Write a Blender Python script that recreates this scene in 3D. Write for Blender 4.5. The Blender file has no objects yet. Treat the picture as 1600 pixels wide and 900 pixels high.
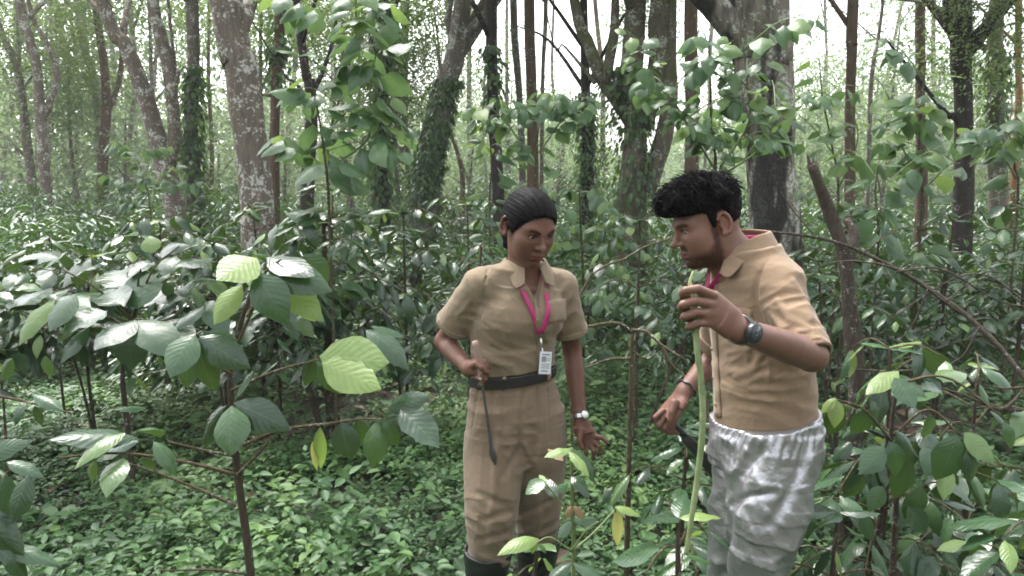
import bpy, math, random
import numpy as np
from mathutils import Vector, Matrix

# ------------------------------------------------------------------ camera, sky, sun, exposure
SC = bpy.context.scene
COL = SC.collection
CAM_Z, PITCH, FPX = 1.62, math.radians(8.0), 1200.0
cam_data = bpy.data.cameras.new('camera')
cam_data.sensor_width = 36.0
cam_data.lens = 36.0 * FPX / 1600.0
cam_data.clip_start, cam_data.clip_end = 0.05, 2000.0
cam = bpy.data.objects.new('camera', cam_data)
cam.location = (0, 0, CAM_Z)
cam.rotation_euler = (math.pi / 2 - PITCH, 0, 0)
COL.objects.link(cam)
SC.camera = cam

SUN_EL, SUN_AZ = math.radians(62), math.radians(-35)
world = bpy.data.worlds.new('World')
SC.world = world
world.use_nodes = True
wn, wl = world.node_tree.nodes, world.node_tree.links
sky = wn.new('ShaderNodeTexSky')
sky.sky_type = 'NISHITA'
sky.sun_disc = False
sky.sun_elevation = SUN_EL
sky.sun_rotation = SUN_AZ
sky.air_density, sky.dust_density, sky.ozone_density = 1.2, 4.0, 1.0
hs = wn.new('ShaderNodeHueSaturation')          # an overcast, milky sky
hs.inputs['Saturation'].default_value = 0.22
wl.new(sky.outputs[0], hs.inputs['Color'])
wl.new(hs.outputs[0], wn['Background'].inputs['Color'])
wn['Background'].inputs['Strength'].default_value = 0.15

sun_data = bpy.data.lights.new('sun', 'SUN')
sun_data.energy, sun_data.angle, sun_data.color = 1.3, math.radians(25), (1.0, 0.97, 0.92)
sun = bpy.data.objects.new('sun', sun_data)
sun.rotation_euler = (math.pi / 2 - SUN_EL, 0, math.pi - SUN_AZ)
COL.objects.link(sun)

SC.view_settings.view_transform = 'Standard'
SC.view_settings.look = 'None'
SC.view_settings.exposure = 2.25
SC.view_settings.gamma = 1.0
SC.cycles.use_denoising = True
SC.cycles.max_bounces = 6
SC.cycles.diffuse_bounces = 2
SC.cycles.glossy_bounces = 2
SC.cycles.transmission_bounces = 4
SC.cycles.transparent_max_bounces = 4
SC.cycles.volume_bounces = 0
SC.cycles.caustics_reflective = SC.cycles.caustics_refractive = False
SC.cycles.filter_width = 1.8
SC.cycles.use_adaptive_sampling = True
SC.cycles.adaptive_threshold = 0.02

# ------------------------------------------------------------------ helpers
RNG = np.random.default_rng(11)
random.seed(5)
_F = np.array([0, math.cos(PITCH), -math.sin(PITCH)])
_U = np.array([0, math.sin(PITCH), math.cos(PITCH)])
_R = np.array([1.0, 0, 0])


def at(px, py, Y):
    """point of the place seen at a measured direction, standing Y metres away from the photographer"""
    d = _F + (px - 800) / FPX * _R - (py - 450) / FPX * _U
    return np.array([0, 0, CAM_Z]) + d * (Y / d[1])


def ground_z(x, y):
    x = np.asarray(x, float); y = np.asarray(y, float)
    z = 0.05 * np.sin(0.9 * x + 0.4) * np.cos(0.7 * y) + 0.035 * np.sin(2.1 * x - 1.3 * y + 1)
    far = np.clip((y - 9) / 30, 0, 1)
    return z * np.clip(np.hypot(x, y) / 3, 0.3, 1) + far * 0.25 * np.sin(0.21 * x + 1.0) + 0.0


def tag(o, label=None, cat=None, group=None, kind=None):
    for k, v in (('label', label), ('category', cat), ('group', group), ('kind', kind)):
        if v:
            o[k] = v
    return o


def empty(name, loc):
    o = bpy.data.objects.new(name, None)
    o.location = Vector([float(c) for c in loc])
    o.empty_display_size = 0.1
    COL.objects.link(o)
    return o


def mesh_np(name, verts, polys, smooth=True, uv=None, rnd=None):
    """verts (N,3); polys (M,k) array or list of such arrays"""
    me = bpy.data.meshes.new(name)
    if isinstance(polys, np.ndarray):
        polys = [polys]
    polys = [p for p in polys if len(p)]
    verts = np.ascontiguousarray(verts, np.float32)
    me.vertices.add(len(verts))
    me.vertices.foreach_set('co', verts.ravel())
    loops = np.concatenate([p.ravel() for p in polys]).astype(np.int32)
    sizes = np.concatenate([np.full(len(p), p.shape[1]) for p in polys])
    starts = (np.cumsum(sizes) - sizes).astype(np.int32)
    me.loops.add(len(loops))
    me.loops.foreach_set('vertex_index', loops)
    me.polygons.add(len(sizes))
    me.polygons.foreach_set('loop_start', starts)
    me.polygons.foreach_set('use_smooth', np.full(len(sizes), smooth))
    if uv is not None:
        l = me.uv_layers.new(name='UVMap')
        l.data.foreach_set('uv', np.ascontiguousarray(uv[loops], np.float32).ravel())
    if rnd is not None:
        a = me.attributes.new('rnd', 'FLOAT', 'POINT')
        a.data.foreach_set('value', np.ascontiguousarray(rnd, np.float32))
    me.update(calc_edges=True)
    me.validate()
    return me


def link(name, me, mat, parent=None, world=None):
    """one mesh object; with a parent its coordinates are world coordinates"""
    o = bpy.data.objects.new(name, me)
    if mat is not None and len(me.materials) == 0:
        me.materials.append(mat)
    COL.objects.link(o)
    if world is not None:
        o.matrix_world = world
    if parent is not None:
        o.parent = parent
        t = parent.location
        q = parent.parent
        off = Vector(t)
        while q is not None:
            off += q.location
            q = q.parent
        o.matrix_local = Matrix.Translation(-off) @ (world if world is not None else Matrix.Identity(4))
    return o


def link_child_at_same(name, me, mat, parent):
    """child of a mesh object whose own location is handled: used for sub-parts in world coordinates"""
    return link(name, me, mat, parent)


def norm(v):
    v = np.asarray(v, float)
    return v / np.maximum(np.linalg.norm(v, axis=-1, keepdims=True), 1e-9)


def spline(pts, n):
    """Catmull-Rom through pts (k,3), n samples"""
    p = np.asarray(pts, float)
    if len(p) == 2:
        t = np.linspace(0, 1, n)[:, None]
        return p[0] * (1 - t) + p[1] * t
    p = np.vstack([2 * p[0] - p[1], p, 2 * p[-1] - p[-2]])
    k = len(p) - 3
    t = np.linspace(0, k - 1e-6, n)
    i = t.astype(int); f = (t - i)[:, None]
    a, b, c, d = p[i], p[i + 1], p[i + 2], p[i + 3]
    return 0.5 * (2 * b + (c - a) * f + (2 * a - 5 * b + 4 * c - d) * f ** 2 + (3 * b - a - 3 * c + d) * f ** 3)


def tube(pts, radii, sides=8, rough=0.0, seed=0, cap=True, flat=None):
    """tapered tube along pts; returns verts, quads, uv"""
    pts = np.asarray(pts, float)
    n = len(pts)
    radii = np.broadcast_to(np.asarray(radii, float), (n,))
    tan = norm(np.gradient(pts, axis=0))
    ref = np.array([0.31, 0.95, 0.05]) if abs(tan[0][2]) > 0.7 else np.array([0.05, 0.05, 1.0])
    a = norm(np.cross(tan, ref)); b = np.cross(tan, a)
    th = np.linspace(0, 2 * np.pi, sides, endpoint=False)
    rr = np.ones((n, sides))
    if rough:
        g = np.random.default_rng(seed)
        s = np.linspace(0, 1, n)[:, None]
        for k in range(5):
            m = g.integers(1, 4)
            rr += rough * (0.6 / (1 + 0.4 * k)) * np.sin(m * th[None] + g.uniform(0, 6.3) + s * g.uniform(-9, 9)) * np.sin(s * g.uniform(4, 22) + g.uniform(0, 6.3))
    ca, sa = np.cos(th), np.sin(th)
    f = 1.0 if flat is None else flat
    V = pts[:, None] + (radii[:, None] * rr)[..., None] * (ca[None, :, None] * a[:, None] + f * sa[None, :, None] * b[:, None])
    V = V.reshape(-1, 3)
    i = np.arange(n - 1)[:, None] * sides
    j = np.arange(sides)[None]
    j2 = (j + 1) % sides
    Q = np.stack([i + j, i + j2, i + sides + j2, i + sides + j], -1).reshape(-1, 4)
    L = np.concatenate([[0], np.cumsum(np.linalg.norm(np.diff(pts, axis=0), axis=1))])
    uv = np.stack([np.tile(np.linspace(0, 1, sides), n), np.repeat(L, sides)], -1)
    if cap:
        V = np.vstack([V, pts[0], pts[-1]])
        c0, c1 = n * sides, n * sides + 1
        jj = np.arange(sides); jn = (jj + 1) % sides
        T = np.concatenate([np.stack([np.full(sides, c0), jn, jj], -1),
                            np.stack([np.full(sides, c1), (n - 1) * sides + jj, (n - 1) * sides + jn], -1)])
        uv = np.vstack([uv, [0.5, 0], [0.5, L[-1]]])
        return V, [Q, T], uv
    return V, [Q], uv


class MB:
    """collects shapes into one mesh"""
    def __init__(s):
        s.v, s.p, s.u, s.n = [], {}, [], 0

    def add(s, V, P, uv=None):
        V = np.asarray(V, float)
        for q in (P if isinstance(P, list) else [P]):
            q = np.asarray(q)
            s.p.setdefault(q.shape[1], []).append(q + s.n)
        s.v.append(V)
        s.u.append(uv if uv is not None else np.zeros((len(V), 2)))
        s.n += len(V)
        return s

    def tube(s, pts, r, sides=8, **k):
        return s.add(*tube(pts, r, sides, **k))

    def box(s, c, sx, sy, sz, R=None):
        """centre c, half sizes, rotation matrix columns = axes"""
        q = np.array([[x, y, z] for x in (-1, 1) for y in (-1, 1) for z in (-1, 1)], float) * [sx, sy, sz]
        if R is not None:
            q = q @ np.asarray(R).T
        f = np.array([[0, 1, 3, 2], [4, 6, 7, 5], [0, 4, 5, 1], [2, 3, 7, 6], [0, 2, 6, 4], [1, 5, 7, 3]])
        return s.add(q + np.asarray(c), f)

    def mesh(s, name, smooth=True):
        return mesh_np(name, np.vstack(s.v), [np.vstack(x) for x in s.p.values()], smooth, np.vstack(s.u))


# ------------------------------------------------------------------ materials
def mat_new(name):
    m = bpy.data.materials.new(name)
    m.use_nodes = True
    nt = m.node_tree
    return m, nt, nt.nodes, nt.links, nt.nodes['Principled BSDF']


def ramp(n, stops, interp='LINEAR'):
    r = n.new('ShaderNodeValToRGB')
    r.color_ramp.interpolation = interp
    e = r.color_ramp.elements
    while len(e) < len(stops):
        e.new(0.5)
    for k, (p, c) in enumerate(stops):
        e[k].position = p
        e[k].color = (*c, 1) if len(c) == 3 else c
    return r


def noise(n, l, vec, scale, detail=4, rough=0.55, dist=0.0):
    t = n.new('ShaderNodeTexNoise')
    t.inputs['Scale'].default_value = scale
    t.inputs['Detail'].default_value = detail
    t.inputs['Roughness'].default_value = rough
    t.inputs['Distortion'].default_value = dist
    if vec is not None:
        l.new(vec, t.inputs['Vector'])
    return t


def mixc(n, l, fac, a, b, mode='MIX'):
    x = n.new('ShaderNodeMix')
    x.data_type = 'RGBA'
    x.blend_type = mode
    for sock, val in ((x.inputs[0], fac), (x.inputs[6], a), (x.inputs[7], b)):
        if hasattr(val, 'is_linked') or hasattr(val, 'links'):
            l.new(val, sock)
        elif isinstance(val, (int, float)):
            sock.default_value = val
        else:
            sock.default_value = (*val, 1) if len(val) == 3 else val
    return x.outputs[2]


def math_n(n, l, op, a, b=None, c=None):
    x = n.new('ShaderNodeMath')
    x.operation = op
    for k, val in enumerate((a, b, c)):
        if val is None:
            continue
        if isinstance(val, (int, float)):
            x.inputs[k].default_value = val
        else:
            l.new(val, x.inputs[k])
    return x.outputs[0]


def bump(n, l, h, strength, dist, normal_to):
    b = n.new('ShaderNodeBump')
    b.inputs['Strength'].default_value = strength
    b.inputs['Distance'].default_value = dist
    l.new(h, b.inputs['Height'])
    l.new(b.outputs[0], normal_to)
    return b


def leaf_material(name, stops, per_object=True, rough=0.32, transl=0.3, veins=True, spec=0.5, vein_col=None, tcol=(0.16, 0.30, 0.04), bumpiness=0.5):
    m, nt, n, l, p = mat_new(name)
    if per_object:
        oi = n.new('ShaderNodeObjectInfo'); rnd = oi.outputs['Random']
    else:
        a = n.new('ShaderNodeAttribute'); a.attribute_name = 'rnd'; rnd = a.outputs['Fac']
    r = ramp(n, stops)
    l.new(rnd, r.inputs[0])
    col = r.outputs[0]
    geo = n.new('ShaderNodeNewGeometry')
    nz = noise(n, l, geo.outputs['Position'], 30, 4)
    col = mixc(n, l, math_n(n, l, 'MULTIPLY', nz.outputs[0], 0.35), col, mixc(n, l, 0.5, col, (0.10, 0.12, 0.03)))
    sp = noise(n, l, geo.outputs['Position'], 90, 2)
    spr = ramp(n, [(0.70, (0, 0, 0)), (0.76, (1, 1, 1))]); l.new(sp.outputs[0], spr.inputs[0])
    col = mixc(n, l, math_n(n, l, 'MULTIPLY', spr.outputs[0], 0.35), col, (0.10, 0.075, 0.03))
    if veins:
        uv = n.new('ShaderNodeUVMap')
        sx = n.new('ShaderNodeSeparateXYZ'); l.new(uv.outputs[0], sx.inputs[0])
        au = math_n(n, l, 'ABSOLUTE', math_n(n, l, 'SUBTRACT', sx.outputs[0], 0.5))
        ph = math_n(n, l, 'SUBTRACT', math_n(n, l, 'MULTIPLY', sx.outputs[1], 52.0), math_n(n, l, 'MULTIPLY', au, 26.0))
        wv = math_n(n, l, 'SINE', ph)
        vein = math_n(n, l, 'POWER', math_n(n, l, 'MAXIMUM', math_n(n, l, 'MULTIPLY', wv, -1.0), 0.0), 6.0)
        mid = math_n(n, l, 'LESS_THAN', au, 0.022)
        vm = math_n(n, l, 'MAXIMUM', math_n(n, l, 'MULTIPLY', vein, 0.10), math_n(n, l, 'MULTIPLY', mid, 0.4))
        col = mixc(n, l, vm, col, vein_col or (0.14, 0.22, 0.08))
        un = noise(n, l, geo.outputs['Position'], 22, 3)
        bump(n, l, math_n(n, l, 'ADD', math_n(n, l, 'MULTIPLY', wv, 0.25), math_n(n, l, 'MULTIPLY', un.outputs[0], 4.0)), bumpiness, 0.003, p.inputs['Normal'])
    back = mixc(n, l, geo.outputs['Backfacing'], col, mixc(n, l, 0.5, col, (0.10, 0.15, 0.07)))
    l.new(back, p.inputs['Base Color'])
    p.inputs['Roughness'].default_value = rough
    p.inputs['Specular IOR Level'].default_value = spec
    tr = n.new('ShaderNodeBsdfTranslucent')
    tr.inputs['Color'].default_value = (*tcol, 1)
    mx = n.new('ShaderNodeMixShader')
    mx.inputs[0].default_value = transl
    l.new(p.outputs[0], mx.inputs[1]); l.new(tr.outputs[0], mx.inputs[2])
    l.new(mx.outputs[0], n['Material Output'].inputs['Surface'])
    return m


def bark_material(name, base, dark, lichen=0.5, moss=0.25, lich_col=(0.42, 0.44, 0.38), stain=0.0, scale=1.0):
    m, nt, n, l, p = mat_new(name)
    geo = n.new('ShaderNodeNewGeometry')
    pos = geo.outputs['Position']
    mp = n.new('ShaderNodeMapping'); mp.inputs['Scale'].default_value = (1, 1, 0.22)
    l.new(pos, mp.inputs['Vector'])
    fine = noise(n, l, mp.outputs[0], 30 * scale, 6, 0.65)
    big = noise(n, l, pos, 1.7 * scale, 3, 0.5)
    r = ramp(n, [(0.3, dark), (0.7, base)])
    l.new(fine.outputs[0], r.inputs[0])
    col = mixc(n, l, math_n(n, l, 'MULTIPLY', big.outputs[0], 0.6), r.outputs[0], tuple(c * 0.55 for c in base))
    lz = noise(n, l, pos, 6 * scale, 8, 0.7, 0.3)
    lz2 = noise(n, l, pos, 38 * scale, 4, 0.65)
    ls = math_n(n, l, 'ADD', lz.outputs[0], math_n(n, l, 'MULTIPLY', math_n(n, l, 'SUBTRACT', lz2.outputs[0], 0.5), 0.75))
    lr = ramp(n, [(0.66 - 0.2 * lichen, (0, 0, 0)), (0.72 - 0.2 * lichen, (1, 1, 1))])
    l.new(ls, lr.inputs[0])
    col = mixc(n, l, math_n(n, l, 'MULTIPLY', lr.outputs[0], 0.85), col, lich_col)
    mz = noise(n, l, pos, 2.6 * scale, 5, 0.6)
    mr = ramp(n, [(0.68 - 0.25 * moss, (0, 0, 0)), (0.8 - 0.25 * moss, (1, 1, 1))])
    l.new(mz.outputs[0], mr.inputs[0])
    col = mixc(n, l, math_n(n, l, 'MULTIPLY', mr.outputs[0], 0.75), col, (0.075, 0.095, 0.03))
    if stain:
        sz = noise(n, l, mp.outputs[0], 2.3, 4, 0.6)
        sr = ramp(n, [(0.55 - 0.2 * stain, (0, 0, 0)), (0.6 - 0.2 * stain, (1, 1, 1))])
        l.new(sz.outputs[0], sr.inputs[0])
        col = mixc(n, l, math_n(n, l, 'MULTIPLY', sr.outputs[0], 0.9), col, (0.012, 0.012, 0.011))
    l.new(col, p.inputs['Base Color'])
    p.inputs['Roughness'].default_value = 0.9
    p.inputs['Specular IOR Level'].default_value = 0.2
    bump(n, l, fine.outputs[0], 0.8, 0.02, p.inputs['Normal'])
    return m


def simple_material(name, col, rough=0.6, metal=0.0, var=0.25, scale=20, bump_s=0.0, bump_scale=200, bump_d=0.002, spec=0.5, stretch=None):
    m, nt, n, l, p = mat_new(name)
    geo = n.new('ShaderNodeNewGeometry')
    pos = geo.outputs['Position']
    if stretch:
        mp = n.new('ShaderNodeMapping'); mp.inputs['Scale'].default_value = stretch
        l.new(pos, mp.inputs['Vector']); pos = mp.outputs[0]
    nz = noise(n, l, pos, scale, 5)
    c = mixc(n, l, nz.outputs[0], tuple(max(0, x * (1 - var)) for x in col), tuple(min(1, x * (1 + var)) for x in col))
    l.new(c, p.inputs['Base Color'])
    p.inputs['Roughness'].default_value = rough
    p.inputs['Metallic'].default_value = metal
    p.inputs['Specular IOR Level'].default_value = spec
    if bump_s:
        nb = noise(n, l, pos, bump_scale, 3)
        bump(n, l, nb.outputs[0], bump_s, bump_d, p.inputs['Normal'])
    return m
# ------------------------------------------------------------------ leaf meshes
def leaf_mesh(name, aspect=0.45, fold=0.25, droop=0.25, wave=0.03, tipsharp=1.0, widest=0.45, na=4, nl=8, seed=0, curl=0.0):
    """one leaf, unit length along +Y, face up +Z"""
    g = np.random.default_rng(seed)
    v = np.linspace(0, 1, nl + 1)
    p_, q_ = 0.85 * tipsharp * widest / 0.45, 1.08 * tipsharp
    w = np.clip(v, 0, 1) ** p_ * np.clip(1 - v, 0, 1) ** q_
    w = w / w.max() * aspect * 0.5
    w[0] = 0.010; w[-1] = 0.002
    s = np.linspace(-1, 1, na + 1)
    V, UV = [], []
    ph = g.uniform(0, 6)
    side = g.uniform(-0.05, 0.05)
    for i, t in enumerate(v):
        for q in s:
            x = q * w[i]
            z = -fold * abs(x) * (0.6 + 0.4 * abs(q)) - droop * t * t + wave * q * q * math.sin(t * 17 + ph + q * 1.5) + curl * q * q * w[i]
            V.append((x + side * t * t, t - 0.25 * droop * t * t, z)); UV.append((q * 0.5 + 0.5, t))
    V = np.array(V); UV = np.array(UV)
    k = na + 1
    Q = np.array([[i * k + j, i * k + j + 1, (i + 1) * k + j + 1, (i + 1) * k + j] for i in range(nl) for j in range(na)])
    return mesh_np(name, V, Q, True, UV)


def leaf_frame(base, tip, up=(0, 0, 1), width=1.0):
    base, tip = np.asarray(base, float), np.asarray(tip, float)
    d = tip - base
    L = np.linalg.norm(d)
    y = d / L
    x = np.cross(y, np.asarray(up, float))
    if np.linalg.norm(x) < 1e-4:
        x = np.cross(y, [0.3, 0.9, 0.1])
    x = x / np.linalg.norm(x)
    z = np.cross(x, y)
    M = np.eye(4)
    M[:3, 0], M[:3, 1], M[:3, 2], M[:3, 3] = x * L * width, y * L, z * L, base
    return Matrix(M.tolist())


def foliage(base, d, nrm, length, width, fold=0.18, seed=0, droop=0.15, rnd=None):
    """many small leaves in one mesh: two quads each"""
    g = np.random.default_rng(seed)
    N = len(base)
    d = norm(d)
    x = norm(np.cross(d, nrm)); z = np.cross(x, d)
    L = np.broadcast_to(length, (N,))[:, None]
    W = np.broadcast_to(width, (N,))[:, None] * L * 0.5
    tmpl = [(0, 0, 0), (-0.85, 0.28, 1), (-0.8, 0.62, 1), (0, 1, 0), (0.8, 0.62, 1), (0.85, 0.28, 1)]
    P = []
    for (a, b, f) in tmpl:
        P.append(base + x * W * a + d * L * b + z * (L * fold * 0.5 * f - L * droop * b * b))
    V = np.stack(P, 1).reshape(-1, 3)
    i = np.arange(N)[:, None] * 6
    Q = np.concatenate([i + np.array([0, 3, 2, 1]), i + np.array([0, 5, 4, 3])])
    uv = np.tile(np.array([(0.5, 0), (0.05, .28), (0.1, .62), (0.5, 1), (0.9, .62), (0.95, .28)]), (N, 1))
    r = np.repeat(g.random(N) if rnd is None else rnd, 6)
    return V, Q, uv, r


def rand_unit(g, n):
    return norm(g.normal(size=(n, 3)))


# ------------------------------------------------------------------ materials of the setting
M_COFFEE = leaf_material('coffee_leaf', [(0.0, (0.010, 0.030, 0.018)), (0.4, (0.016, 0.048, 0.024)), (0.75, (0.026, 0.07, 0.03)), (0.93, (0.045, 0.10, 0.035)), (1.0, (0.09, 0.15, 0.045))], spec=0.5, rough=0.26, transl=0.08, bumpiness=0.22, vein_col=(0.07, 0.12, 0.05))
M_LIME = leaf_material('young_coffee_leaf', [(0.0, (0.10, 0.175, 0.05)), (1.0, (0.19, 0.27, 0.08))], rough=0.36, transl=0.3, vein_col=(0.22, 0.30, 0.12), tcol=(0.26, 0.38, 0.07), bumpiness=0.3)
M_BLIME = leaf_material('young_broad_leaf', [(0.0, (0.09, 0.16, 0.055)), (0.7, (0.13, 0.21, 0.065)), (1.0, (0.19, 0.28, 0.08))], rough=0.4, transl=0.4, tcol=(0.27, 0.40, 0.10), bumpiness=0.3)
M_YELLOW = leaf_material('yellowed_leaf', [(0.0, (0.30, 0.32, 0.10)), (1.0, (0.45, 0.45, 0.20))], rough=0.45, transl=0.35, tcol=(0.5, 0.5, 0.1))
M_BROWN = leaf_material('withered_leaf', [(0.0, (0.16, 0.10, 0.05)), (1.0, (0.27, 0.19, 0.10))], rough=0.6, transl=0.15, tcol=(0.3, 0.2, 0.08))
M_BROAD = leaf_material('broad_leaf', [(0.0, (0.035, 0.08, 0.04)), (0.5, (0.055, 0.12, 0.055)), (0.85, (0.08, 0.155, 0.065)), (1.0, (0.12, 0.2, 0.08))], rough=0.34, transl=0.32, tcol=(0.19, 0.32, 0.10), bumpiness=0.3)
M_FOL = leaf_material('shrub_foliage', [(0.0, (0.012, 0.037, 0.020)), (0.5, (0.028, 0.082, 0.034)), (0.85, (0.058, 0.13, 0.05)), (1.0, (0.12, 0.21, 0.065))], per_object=False, rough=0.28, transl=0.14, veins=False)  # lightened so the rows carry sky sheen in their leaf colour
M_WEED = leaf_material('weed_leaf', [(0.0, (0.014, 0.042, 0.020)), (0.4, (0.032, 0.088, 0.034)), (0.75, (0.065, 0.145, 0.048)), (1.0, (0.14, 0.24, 0.07))], per_object=False, rough=0.45, spec=0.35, transl=0.16, veins=False)
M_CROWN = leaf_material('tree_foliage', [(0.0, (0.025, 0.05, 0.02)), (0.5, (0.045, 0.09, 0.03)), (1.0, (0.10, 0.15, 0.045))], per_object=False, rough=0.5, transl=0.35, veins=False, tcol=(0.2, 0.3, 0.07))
M_FAR = leaf_material('haze_paled_foliage', [(0.0, (0.07, 0.11, 0.06)), (0.5, (0.11, 0.16, 0.08)), (1.0, (0.18, 0.23, 0.11))], per_object=False, rough=0.55, transl=0.42, veins=False, tcol=(0.24, 0.33, 0.15))  # paler than the near crowns: hazy light put into the leaf colour
M_VINE = leaf_material('vine_leaf', [(0.0, (0.02, 0.05, 0.022)), (0.6, (0.04, 0.10, 0.03)), (1.0, (0.09, 0.17, 0.05))], per_object=False, rough=0.4, transl=0.25, veins=False)

B_PALE = bark_material('pale_lichened_bark', (0.22, 0.18, 0.145), (0.085, 0.068, 0.055), lichen=0.55, moss=0.15, lich_col=(0.5, 0.5, 0.45))
B_GREY = bark_material('grey_bark', (0.22, 0.19, 0.16), (0.08, 0.068, 0.055), lichen=0.5, moss=0.3)
B_DARK = bark_material('dark_bark', (0.055, 0.045, 0.04), (0.02, 0.017, 0.015), lichen=0.12, moss=0.3)
B_BROWN = bark_material('brown_bark', (0.16, 0.11, 0.08), (0.06, 0.042, 0.03), lichen=0.15, moss=0.2)
B_ORANGE = bark_material('orange_bark', (0.36, 0.2, 0.1), (0.2, 0.1, 0.05), lichen=0.1, moss=0.1)
B_MOSSY = bark_material('mossy_bark', (0.2, 0.17, 0.13), (0.07, 0.06, 0.045), lichen=0.5, moss=0.85)
B_STAIN = bark_material('black_stained_bark', (0.24, 0.21, 0.17), (0.09, 0.075, 0.06), lichen=0.6, moss=0.3, stain=0.28)
B_DEAD = bark_material('rotten_bark', (0.12, 0.095, 0.075), (0.028, 0.022, 0.018), lichen=0.12, moss=0.3, scale=3.0)
B_TWIG = bark_material('twig_bark', (0.16, 0.125, 0.075), (0.07, 0.055, 0.035), lichen=0.3, moss=0.1, scale=4.0)
B_STEM = bark_material('coffee_stem_bark', (0.11, 0.088, 0.062), (0.042, 0.034, 0.025), lichen=0.15, moss=0.3, scale=4.0)
M_GSTEM = simple_material('green_stem', (0.12, 0.17, 0.06), 0.5)

# ------------------------------------------------------------------ ground
def make_ground():
    m, nt, n, l, p = mat_new('soil_and_litter')
    geo = n.new('ShaderNodeNewGeometry'); pos = geo.outputs['Position']
    a = noise(n, l, pos, 1.1, 5); b = noise(n, l, pos, 14, 6, 0.65); c = noise(n, l, pos, 55, 3)
    r = ramp(n, [(0.3, (0.022, 0.017, 0.012)), (0.55, (0.05, 0.036, 0.024)), (0.75, (0.09, 0.06, 0.04))])
    l.new(b.outputs[0], r.inputs[0])
    g2 = ramp(n, [(0.42, (0, 0, 0)), (0.6, (1, 1, 1))]); l.new(a.outputs[0], g2.inputs[0])
    col = mixc(n, l, math_n(n, l, 'MULTIPLY', g2.outputs[0], 0.7), r.outputs[0], (0.035, 0.06, 0.02))
    l.new(col, p.inputs['Base Color']); p.inputs['Roughness'].default_value = 0.85
    bump(n, l, math_n(n, l, 'ADD', b.outputs[0], c.outputs[0]), 0.7, 0.03, p.inputs['Normal'])
    xs = np.concatenate([np.linspace(-600, -16, 14), np.linspace(-15, 15, 61), np.linspace(16, 600, 14)])
    ys = np.concatenate([np.linspace(-600, -6, 10), np.linspace(-5, 22, 55), np.linspace(24, 600, 22)])
    X, Y = np.meshgrid(xs, ys, indexing='ij')
    V = np.stack([X, Y, ground_z(X, Y)], -1).reshape(-1, 3)
    ny = len(ys)
    i, j = np.meshgrid(np.arange(len(xs) - 1), np.arange(ny - 1), indexing='ij')
    k = (i * ny + j).ravel()
    Q = np.stack([k, k + ny, k + ny + 1, k + 1], -1)
    o = link('ground', mesh_np('ground', V, Q), m)
    tag(o, kind='structure')


make_ground()


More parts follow.
